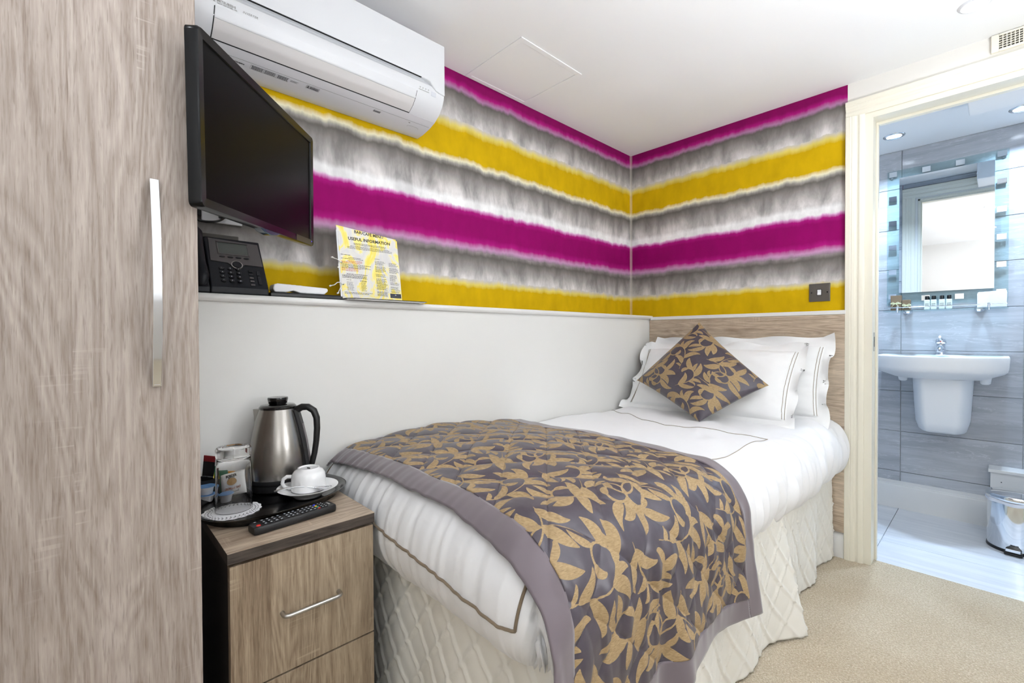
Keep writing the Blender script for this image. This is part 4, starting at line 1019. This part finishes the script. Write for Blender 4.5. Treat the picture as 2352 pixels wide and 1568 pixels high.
gl = thing('glass_tumbler', 'clear glass tumbler upside down on a paper doily', 'glass', (.338, -2.312, TZ + .001))
gx, gy, gz = .338, -2.312, TZ + .0015
obj('tumbler', MB().lathe([(.0384, gz + .0006), (.0400, gz), (.0402, gz + .002), (.0378, gz + .10), (.0365, gz + .128), (.0380, gz + .133), (.0380, gz + .149), (.0350, gz + .153), (.026, gz + .1535), (.0245, gz + .151), (.0006, gz + .1505), (.0006, gz + .129), (.030, gz + .128), (.0345, gz + .124), (.0358, gz + .10), (.0384, gz + .0006)], gx, gy, 56, False, False), 'glass', gl, smooth=50, merge=.0002)
do = MB(); n = 96
rim = [(.347 + (.060 + .0035 * abs(math.sin(9 * t))) * math.cos(t), -2.318 + (.060 + .0035 * abs(math.sin(9 * t))) * math.sin(t)) for t in [2 * PI * k / n for k in range(n)]]
do.prism(rim, 'z', TZ + .0003, TZ + .0009)
dy = thing('paper_doily', 'round white lacy paper doily under the upturned glass', 'doily', (.347, -2.318, TZ))
obj('sheet', do, 'doily', dy)
hol = MB()
for rr_, cnt, sz in ((.0555, 44, .0016), (.0495, 36, .0022), (.0435, 30, .0014)):
    for k in range(cnt):
        t = 2 * PI * k / cnt + rr_ * 90; cx, cy = .347 + rr_ * math.cos(t), -2.318 + rr_ * math.sin(t)
        hol.prism([(cx + sz * math.cos(u), cy + sz * math.sin(u)) for u in np.linspace(0, 2 * PI, 7)[:-1]], 'z', TZ + .0009, TZ + .00105)
ho = obj('lace_holes', hol, 'black', dy); ho['kind'] = 'stuff'

sx_, sy_ = .370, -2.148
sa = thing('saucer', 'white china saucer on the tray under the upturned cup', 'saucer', (sx_, sy_, TZ))
obj('plate', MB().lathe([(.032, TZ + .0005), (.036, TZ + .004), (.044, TZ + .011), (.062, TZ + .020), (.0735, TZ + .0265), (.0750, TZ + .0280), (.0725, TZ + .0283), (.056, TZ + .0225), (.040, TZ + .0170), (.001, TZ + .0160)], sx_, sy_, 64), 'china', sa, smooth=50)
cz = TZ + .0185
cp_ = thing('teacup', 'white china cup turned upside down on its saucer', 'cup', (sx_ - .004, sy_ + .004, cz))
cx_, cy_ = sx_ - .006, sy_ + .004
obj('bowl', MB().lathe([(.0405, cz + .001), (.0425, cz + .000), (.0430, cz + .004), (.0425, cz + .030), (.0400, cz + .042), (.0345, cz + .0500), (.0275, cz + .0540), (.0265, cz + .0570), (.0235, cz + .0570), (.0225, cz + .0545), (.001, cz + .0540)], cx_, cy_, 56, False, False), 'china', cp_, smooth=50)
cl = -R_AX.copy(); cl.z = 0; cl.normalize(); C1 = Vector((cx_, cy_, 0))
cl = (cl + Vector((.25, -.3, 0))).normalized()
hpts = [(.041, .036), (.052, .037), (.061, .031), (.063, .020), (.057, .010), (.046, .006), (.041, .006)]
obj('handle', MB().tube([tuple(C1 + cl * r + ZV * (cz + z)) for r, z in hpts], .0048, 12, 1.0), 'china', cp_, smooth=70)
obj('base_mark', MB().lathe([(.006, cz + .0542), (.006, cz + .0546)], cx_, cy_, 14, sx=1.4, sy=.6), 'dark_ink', cp_)
sn = thing('teaspoon', 'small steel teaspoon lying across the saucer in front of the cup', 'spoon', (sx_ + .05, sy_ - .02, TZ + .02))
s0, s1 = Vector((.366, -2.229, TZ + .0305)), Vector((.428, -2.112, TZ + .0285))
dd = s1 - s0
obj('stem', MB().tube([tuple(s0 + dd * t + ZV * (.008 * math.sin(PI * min(1, t * 1.25)))) for t in np.linspace(0, .74, 10)], [.0028, .0028, .0022, .0019, .0018, .0018, .0018, .0019, .0021, .0028], 8, .6, up=(0, 0, 1)), 'chrome', sn, smooth=60)
ln = dd.normalized(); sd_ = Vector((ln.y, -ln.x, 0)); bc = s0 + dd * .87
bowl = [[tuple(bc + ln * (.021 * a) + sd_ * (.0115 * b_ * math.sqrt(max(0, 1 - a * a * .98))) + ZV * (.003 * (a * a + b_ * b_) - .003 + .0015)) for b_ in np.linspace(-1, 1, 9)] for a in np.linspace(-1, 1, 13)]
ob = obj('spoon_bowl', MB().grid(bowl), 'chrome', sn, smooth=180); q_ = ob.modifiers.new('thick', 'SOLIDIFY'); q_.thickness = .0012

# biscuit packets, milk pots and the sachet holder
def packet(label, O, ex, ey, W, Hh, T, prints):
    O, ex, ey = Vector(O), Vector(ex).normalized(), Vector(ey); ey = (ey - ex * ey.dot(ex)).normalized(); nz = ex.cross(ey)
    if nz.dot(CAM - O) < 0: nz = -nz
    t = thing('biscuit_packet', label, 'biscuit packet', tuple(O - ey * Hh / 2), 0, 'biscuit packets on the tray')
    U, V = np.meshgrid(np.linspace(-1, 1, 26), np.linspace(-1, 1, 22), indexing='ij')
    for sg, nm in ((1, 'wrapper'), (-1, 'wrapper')):
        tk = T / 2 * np.clip((1 - np.abs(U) ** 3) * (1 - np.abs(V) ** 2.2), 0, 1) ** .6 + .0012 * vn(U * 4, V * 4, 51)
        if sg < 0: tk = tk * .8
        G = np.stack([O[i] + ex[i] * U * W / 2 + ey[i] * V * Hh / 2 + nz[i] * sg * tk for i in range(3)], -1)
        obj(nm, MB().grid(G), 'paper', t, smooth=180)
    if prints:
        def pp(mb, u, v, d): return mb.frame(O + ex * u + ey * v + nz * d, ex, ey, nz)
        d = T / 2 + .0005
        obj('biscuit_picture', pp(MB().lathe([(.0145, 0), (.0145, .0004)], 0, 0, 28, sy=.62), .004, .006, d), 'biscuit', t)
        obj('lettering', pp(text('BORDER', .0085, .04, align='CENTER'), .002, .0175, d - .0022), 'dark_ink', t)
        obj('lettering', pp(text('BISCUITS', .0045, .02, align='CENTER'), .003, .0138, d - .001), 'dark_ink', t)
        obj('lettering', pp(text('CRUNCHY OAT', .0078, .02, align='CENTER', sx=.86), .004, -.0125, d - .0010), 'brown_ink', t, label='brown CRUNCHY OAT lettering')
        obj('lettering', pp(text('CRUMBLES', .0070, .02, align='CENTER', sx=.86), .006, -.0195, d - .0028), 'dark_ink', t)
    return t
EX = Vector((R_AX.x, R_AX.y, 0)).normalized()
rot = EX * math.cos(.22) + ZV * math.sin(.22)
packet('white crunchy oat biscuit packet seen through the glass', (.222, -2.290, TZ + .034), rot, Vector((.10, -.12, 1)) * 0 + Vector((-.12, .12, 1)), .078, .056, .020, True)
rot2 = EX * math.cos(.10) + ZV * math.sin(.10)
packet('white biscuit packet tucked between the glass and the kettle', (.176, -2.268, TZ + .031), rot2, Vector((-.15, .15, 1)), .075, .055, .018, True)
def pot(label, x, y, z):
    t = thing('milk_pot', label, 'milk pot', (x, y, z), 0, 'small milk pots on the tray')
    obj('tub', MB().lathe([(.0125, z), (.0135, z + .001), (.0165, z + .018), (.0195, z + .0185), (.0195, z + .0197)], x, y, 28), 'white_plastic', t, smooth=35)
    obj('foil_lid', MB().lathe([(.0200, z + .0197), (.0200, z + .0204)], x, y, 28), 'blue', t)
pot('blue lidded milk pot standing nearest the wardrobe, stacked on top', .232, -2.351, TZ + .021)
pot('blue lidded milk pot at the bottom of the stack by the wardrobe', .232, -2.351, TZ)
pot('blue lidded milk pot left of the upturned glass', .226, -2.322, TZ) if False else pot('blue lidded milk pot half hidden by the edge of the glass', .246, -2.313, TZ)
hx, hy = .188, -2.350
hld = thing('sachet_holder', 'round black holder full of drink sachets at the back of the tray', 'holder', (hx, hy, TZ))
obj('cup', MB().lathe([(.024, TZ), (.026, TZ + .002), (.028, TZ + .05), (.0265, TZ + .05), (.0245, TZ + .004), (.001, TZ + .003)], hx, hy, 32, True, False), 'black', hld, smooth=40)
def sachet(label, O, W, Hh, tilt, bands, yaw=0.0):
    O = Vector(O); ex = Vector((EX.x * math.cos(yaw) - EX.y * math.sin(yaw), EX.x * math.sin(yaw) + EX.y * math.cos(yaw), 0)); ey = (ZV * math.cos(tilt) + ex * math.sin(tilt)); ex2 = (ex * math.cos(tilt) - ZV * math.sin(tilt)); nz = ex2.cross(ey)
    t = thing('drink_sachet', label, 'sachet', tuple(O), 0, 'drink sachets on the tray')
    for nm, z0, z1, m_ in bands:
        obj(nm, MB().box(-W / 2, W / 2, z0 * Hh, z1 * Hh, -.0015, .0015).frame(O, ex2, ey, nz), m_, t, bevel=.0006)
    return t
sachet('black coffee sachet with a maroon top in the holder', (hx + .002, hy + .006, TZ + .012), .030, .098, .10, (('foil', 0, .84, 'black'), ('foil_top', .84, 1, 'maroon'), ('print_band', .40, .46, 'key_ink')))
sachet('slim yellow sugar stick in the black holder', (hx + .010, hy + .016, TZ + .010), .012, .066, .02, (('paper_tube', 0, 1, 'yellow'),))
sachet('green tea sachet leaning behind the glass', (.182, -2.312, TZ + .001), .040, .074, -.03, (('foil', 0, 1, 'green'),), .15)
sachet('orange edged sachet behind the biscuit packet', (.178, -2.296, TZ + .001), .030, .062, .12, (('foil', 0, 1, 'orange'),), .15)

# ---------------------------------------------------------------- television remote on the cabinet
rc = thing('tv_remote', 'black television remote with coloured buttons on the cabinet top', 'remote control', (.492, -2.222, ZN))
rl = Vector((-.105, .994, 0)).normalized(); rw = Vector((rl.y, -rl.x, 0)); ro = Vector((.492, -2.221, ZN))
def rf(mb): return mb.frame(ro, rl, rw, ZV)      # local: length, towards the room, up
HL = .0935
sec = [(-.0215, .004), (-.0225, .010), (-.020, .0175), (-.016, .0185), (.016, .0185), (.020, .0175), (.0225, .010), (.0205, .002), (-.0195, .002)]
rings = []
for l, s in ((-HL, .80), (-HL + .004, .95), (-HL + .012, 1), (HL - .012, 1), (HL - .004, .95), (HL, .80)): rings.append([(l, a * s, .0005 + (b - .0005) * (.9 if s < .9 else 1)) for a, b in sec])
obj('case', rf(MB().loft(rings)), 'black', rc, smooth=35)
def btn(l, w_, a, b, mat, ink=None, rnd=False):
    mb = MB().lathe([(a, .0183), (a * .85, .0200)], 0, 0, 14, sy=b / a).xf(Matrix.Translation((l, w_, 0))) if rnd else MB().box(l - a, l + a, w_ - b, w_ + b, .0183, .0198)
    o = obj('button', rf(mb), mat, rc)
    if ink: obj('button_mark', rf(MB().box(l - a * .45, l + a * .45, w_ - b * .4, w_ + b * .4, .0198, .0201)), 'key_ink', o)
btn(-.083, .011, .0048, .0042, 'red', None, True); btn(-.083, -.010, .004, .003, 'key', True)
for c in range(4):
    for r in range(3): btn(-.068 + c * .0115, -.012 + r * .012, .0040, .0036, 'key', True)
for c in range(3):
    for r in range(3): btn(-.018 + c * .0095, -.012 + r * .012, .0036, .0036, 'key', True)
for c in range(4):
    for r in range(3): btn(.013 + c * .010, -.012 + r * .012, .0038, .0036, 'key', True)
for k, m_ in enumerate(('blue_btn', 'yel_btn', 'grn_btn', 'red')): btn(.0525, -.0135 + k * .009, .0032, .0030, m_, None, True)
for c in range(2):
    for r in range(4): btn(.0615 + c * .008, -.0135 + r * .009, .0026, .0026, 'key', True)
obj('logo', rf(MB().box(.080, .084, -.010, .008, .0184, .0188)), 'ac_ink', rc)
# ---------------------------------------------------------------- bathroom: basin
bs = thing('washbasin', 'white ceramic washbasin with half pedestal on the grey tiled wall', 'washbasin', (1.40, .8, .5))
BXc = 1.403
def outline(sx, sy, z, yb=.985, dep=.40, half=.262, n=40):
    pts = []
    for k in range(n + 1):
        t = -1 + 2 * k / n
        x = half * sx * math.copysign(min(1, abs(t) * 1.0), t)
        y = yb - (dep * sy) * (1 - .30 * abs(t) ** 2.4)
        pts.append((BXc + x, y, z))
    return pts + [(BXc + half * sx, yb, z), (BXc - half * sx, yb, z)]
rings = [outline(.60, .60, .798), outline(.68, .74, .806), outline(.80, .86, .822), outline(.93, .945, .838), outline(.975, .982, .850), outline(.988, .992, .868), outline(1, 1, .918), outline(.996, .996, .923), outline(.965, .94, .924, .973), outline(.93, .89, .917, .960)]
rings += [[(x * .0 + BXc + (x - BXc) * f, .80 + (y - .80) * f, z) for x, y, z in outline(.93, .89, zz, .960)] for f, zz in ((.82, .905), (.70, .86), (.4, .83))]
obj('basin', MB().loft(rings), 'porcelain', bs, smooth=40)
def ushape(hw, dep, z, yb=.995, n=24, flat=.62):
    pts = []
    for k in range(n + 1):
        t = -1 + 2 * k / n; a = abs(t)
        pts.append((BXc + .012 + hw * t, yb - dep * (1 - (max(0, a - .55) / .45) ** 2 * (1 - flat)), z))
    return pts + [(BXc + .012 + hw, yb, z), (BXc + .012 - hw, yb, z)]
obj('half_pedestal', MB().loft([ushape(.060, .10, .498), ushape(.086, .18, .502), ushape(.096, .215, .515), ushape(.108, .25, .56), ushape(.116, .262, .70), ushape(.121, .262, .800)]), 'porcelain', bs, smooth=50)
for sgn in (-1, 1):
    obj('bracket', MB().lathe([(.012, .775), (.019, .780), (.022, .80), (.026, .83)], BXc + .012 + sgn * .165, .86, 20), 'porcelain', bs, smooth=50)
    obj('side_panel', MB().loft([[(BXc + .012 + sgn * .118, .80, .52), (BXc + .012 + sgn * .112, .99, .52), (BXc + .012 + sgn * .100, .99, .52), (BXc + .012 + sgn * .104, .80, .52)], [(BXc + .012 + sgn * .128, .79, .80), (BXc + .012 + sgn * .124, .99, .80), (BXc + .012 + sgn * .108, .99, .80), (BXc + .012 + sgn * .112, .79, .80)]]), 'porcelain', bs) if False else None
obj('maker_sticker', MB().box(1.3005, 1.3015, .80, .822, .70, .722), 'dark_ink', bs) if False else None
tp = thing('basin_tap', 'chrome single lever mixer tap on the washbasin', 'tap', (BXc + .002, .93, .922))
tx0, ty0 = BXc + .002, .925
obj('body', MB().lathe([(.024, .9235), (.0245, .928), (.021, .945), (.019, .975), (.020, .988)], tx0, ty0, 32), 'chrome', tp, smooth=50)
obj('lever_cap', MB().lathe([(.0205, .988), (.0235, .992), (.0235, 1.006), (.019, 1.014), (.001, 1.017)], tx0, ty0, 32), 'chrome', tp, smooth=50)
obj('lever', MB().tube([(tx0, ty0 - .012, 1.012), (tx0, ty0 - .05, 1.020), (tx0, ty0 - .078, 1.026)], [.009, .0075, .006], 12, 1.4), 'chrome', tp, smooth=60)
obj('spout', MB().tube([(tx0, ty0 - .008, .960), (tx0, ty0 - .05, .968), (tx0, ty0 - .088, .958), (tx0, ty0 - .093, .944)], [.016, .0135, .012, .0115], 14), 'chrome', tp, smooth=60)
obj('dot', MB().lathe([(.003, 0), (.003, .001)], 0, 0, 10).frame((tx0, ty0 - .0236, .999), (1, 0, 0), (0, 0, 1)), 'red', tp)

# ---------------------------------------------------------------- bathroom mirror and shelf
mr = thing('bathroom_mirror', 'rectangular mirror with a clear glass border of small squares above the basin', 'mirror', (1.41, .99, 1.22))
obj('glass_border', box(1.160, 1.660, .9855, .9915, 1.215, 2.020), 'shelf_glass', mr)
obj('mirror_panel', box(1.216, 1.608, .9835, .9852, 1.287, 1.973), 'mirror', mr)
for k in range(6):
    z = 2.0 - k * .1465
    obj('mirror_square', box(1.168, 1.204, .9838, .9852, z - .015, z + .015), 'mirror', mr)
    obj('mirror_square', box(1.616, 1.652, .9838, .9852, z - .017, z + .013), 'mirror', mr)
for x in (1.335, 1.475):
    for z in (1.995, 1.252): obj('mirror_square', box(x - .018, x + .018, .9838, .9852, z - .015, z + .015), 'mirror', mr)
for x, z in ((1.18, 1.98), (1.64, 1.98), (1.18, 1.24), (1.64, 1.24)): obj('standoff', MB().lathe([(.006, 0), (.006, .009)], 0, 0, 12).frame((x, 1.0, z), (1, 0, 0), (0, 0, 1), (0, -1, 0)), 'chrome', mr)
SZ = 1.180
gs = thing('glass_shelf', 'glass shelf with chrome rail and brackets below the mirror', 'shelf', (1.41, .93, SZ))
obj('shelf_pane', box(1.158, 1.660, .865, .990, SZ - .006, SZ), 'shelf_glass', gs, bevel=.001)
obj('rail', MB().tube([(1.162, .872, SZ + .016), (1.656, .872, SZ + .016)], .0028, 10), 'chrome', gs, smooth=60)
for x in (1.222, 1.590):
    obj('rail_post', MB().lathe([(.0055, SZ - .012), (.0055, SZ + .022), (.004, SZ + .024)], x, .872, 16), 'chrome', gs, smooth=40)
    xb = x + (.035 if x < 1.4 else -.035)
    obj('wall_bracket', MB().lathe([(.022, 0), (.022, .006), (.017, .012), (.012, .030)], 0, 0, 24).frame((xb, 1.0, SZ - .002), (1, 0, 0), (0, 0, 1), (0, -1, 0)), 'chrome', gs, smooth=40)
    obj('bracket_cup', MB().lathe([(.004, SZ - .020), (.014, SZ - .016), (.018, SZ - .0065)], xb, .955, 24), 'chrome', gs, smooth=40)
I0 = SZ + .0008
def gift(label, x0, x1, y0, y1, h, bow_u):
    t = thing('kraft_box', label, 'box', ((x0 + x1) / 2, (y0 + y1) / 2, I0), 0, 'ribboned soap boxes')
    obj('carton', box(x0, x1, y0, y1, I0, I0 + h), 'kraft', t, bevel=.001)
    zb = I0 + h * .46; xb = x0 + (x1 - x0) * bow_u
    r_ = obj('ribbon', MB().box(x0 - .0008, x1 + .0008, y0 - .0008, y1 + .0008, zb - .003, zb + .003), 'ribbon', t)
    for s in (-1, 1):
        obj('bow_loop', MB().tube([(xb, y0 - .002, zb), (xb + s * .012, y0 - .008, zb + .008), (xb + s * .020, y0 - .006, zb + .002), (xb + s * .011, y0 - .004, zb - .004), (xb, y0 - .002, zb)], .0022, 8, .5), 'ribbon', r_, smooth=60)
        obj('bow_tail', MB().tube([(xb, y0 - .003, zb), (xb + s * .009, y0 - .006, zb - .010), (xb + s * .016, y0 - .005, zb - .018)], .0024, 6, .4), 'ribbon', r_, smooth=60)
gift('taller brown card box tied with a cream bow, left end of the glass shelf', 1.187, 1.236, .905, .945, .088, .45)
gift('shorter brown card box tied with a cream bow beside the taller one', 1.240, 1.276, .900, .935, .060, .55)
for k, (x, s) in enumerate(((1.346, 'leftmost'), (1.374, 'second from left'), (1.408, 'third from left'), (1.437, 'rightmost'))):
    t = thing('toiletry_bottle', 'small pale bottle with black cap on the glass shelf, ' + s + ' of four', 'bottle', (x, .925, I0), 0, 'four toiletry bottles')
    obj('bottle', box(x - .0125, x + .0125, .914, .937, I0, I0 + .055), 'lotion', t, bevel=.003)
    obj('cap', MB().lathe([(.0088, I0 + .0552), (.0092, I0 + .056), (.0092, I0 + .075), (.0085, I0 + .0765)], x, .9255, 20), 'black_gloss', t, smooth=40)
    mb = MB()
    for r, (wd, hh) in enumerate(((.007, .0022), (.014, .0034), (.014, .0034), (.011, .0018))): mb.add(*[(lambda b: (b.v, b.f))(box(x - wd / 2, x + wd / 2, .9135, .9141, I0 + .040 - r * .0075, I0 + .040 - r * .0075 + hh))][0])
    obj('printed_label', text('petit\npeau', .0085, align='CENTER').frame((x, .9138, I0 + .030), (1, 0, 0), (0, 0, 1), (0, -1, 0)), 'dark_ink', t)
ts = thing('tissue_packet', 'white folded tissue packet standing at the right end of the glass shelf', 'tissue packet', (1.602, .93, I0))
obj('packet', MB().loft([[(1.546, .915, I0), (1.655, .915, I0), (1.655, .955, I0), (1.546, .955, I0)], [(1.545, .918, I0 + .07), (1.656, .918, I0 + .072), (1.654, .953, I0 + .072), (1.548, .953, I0 + .07)], [(1.548, .928, I0 + .084), (1.654, .93, I0 + .088), (1.652, .945, I0 + .088), (1.55, .943, I0 + .084)]]), plain('tissue_white', (240, 241, 246), .6), ts, bevel=.003)
obj('flap', MB().add([(1.548, .914, I0 + .004), (1.652, .914, I0 + .004), (1.600, .9145, I0 + .074)], [(0, 1, 2)]), 'paper', ts)

# ---------------------------------------------------------------- pedal bin
bx, by, br = 1.690, .705, .100
bn = thing('pedal_bin', 'chrome pedal bin with white liner on the bathroom floor', 'bin', (bx, by, 0))
obj('body', MB().lathe([(br - .003, .012), (br, .014), (br, .235), (br - .003, .238)], bx, by, 64, True, True), 'chrome', bn, smooth=40)
obj('foot_ring', MB().lathe([(br + .001, 0), (br + .003, .003), (br + .002, .014)], bx, by, 64), 'black', bn, smooth=40)
lr = [(br - .004, .228), (br + .003, .226), (br + .006, .232), (br + .004, .241), (br - .002, .244)]
obj('liner', MB().loft([[(bx + (r + .004 * math.sin(7 * t) * (r > br)) * math.cos(t), by + (r + .004 * math.sin(7 * t) * (r > br)) * math.sin(t), z + .003 * math.sin(5 * t + 1)) for t in [2 * PI * k / 72 for k in range(72)]] for r, z in lr], False, False), 'liner', bn, smooth=60)
obj('lid', MB().lathe([(br + .004, .243), (br + .006, .246), (br + .006, .262), (br + .002, .267), (.06, .272), (.001, .274)], bx, by, 64), 'chrome', bn, smooth=40)
pd = Vector((-.10, -.995, 0)).normalized(); ps = Vector((pd.y, -pd.x, 0)); pb = Vector((bx, by, 0)) + pd * br
obj('pedal', MB().box(-.026, .026, -.004, .034, .018, .030).frame(pb, ps, pd, ZV), 'black', bn, bevel=.004)
obj('pedal_trim', MB().box(-.024, .024, .0345, .037, .020, .033).frame(pb, ps, pd, ZV), 'chrome', bn, bevel=.001)
obj('pedal_base', MB().box(-.030, .030, -.004, .030, .001, .014).frame(pb, ps, pd, ZV), 'black', bn, bevel=.003)
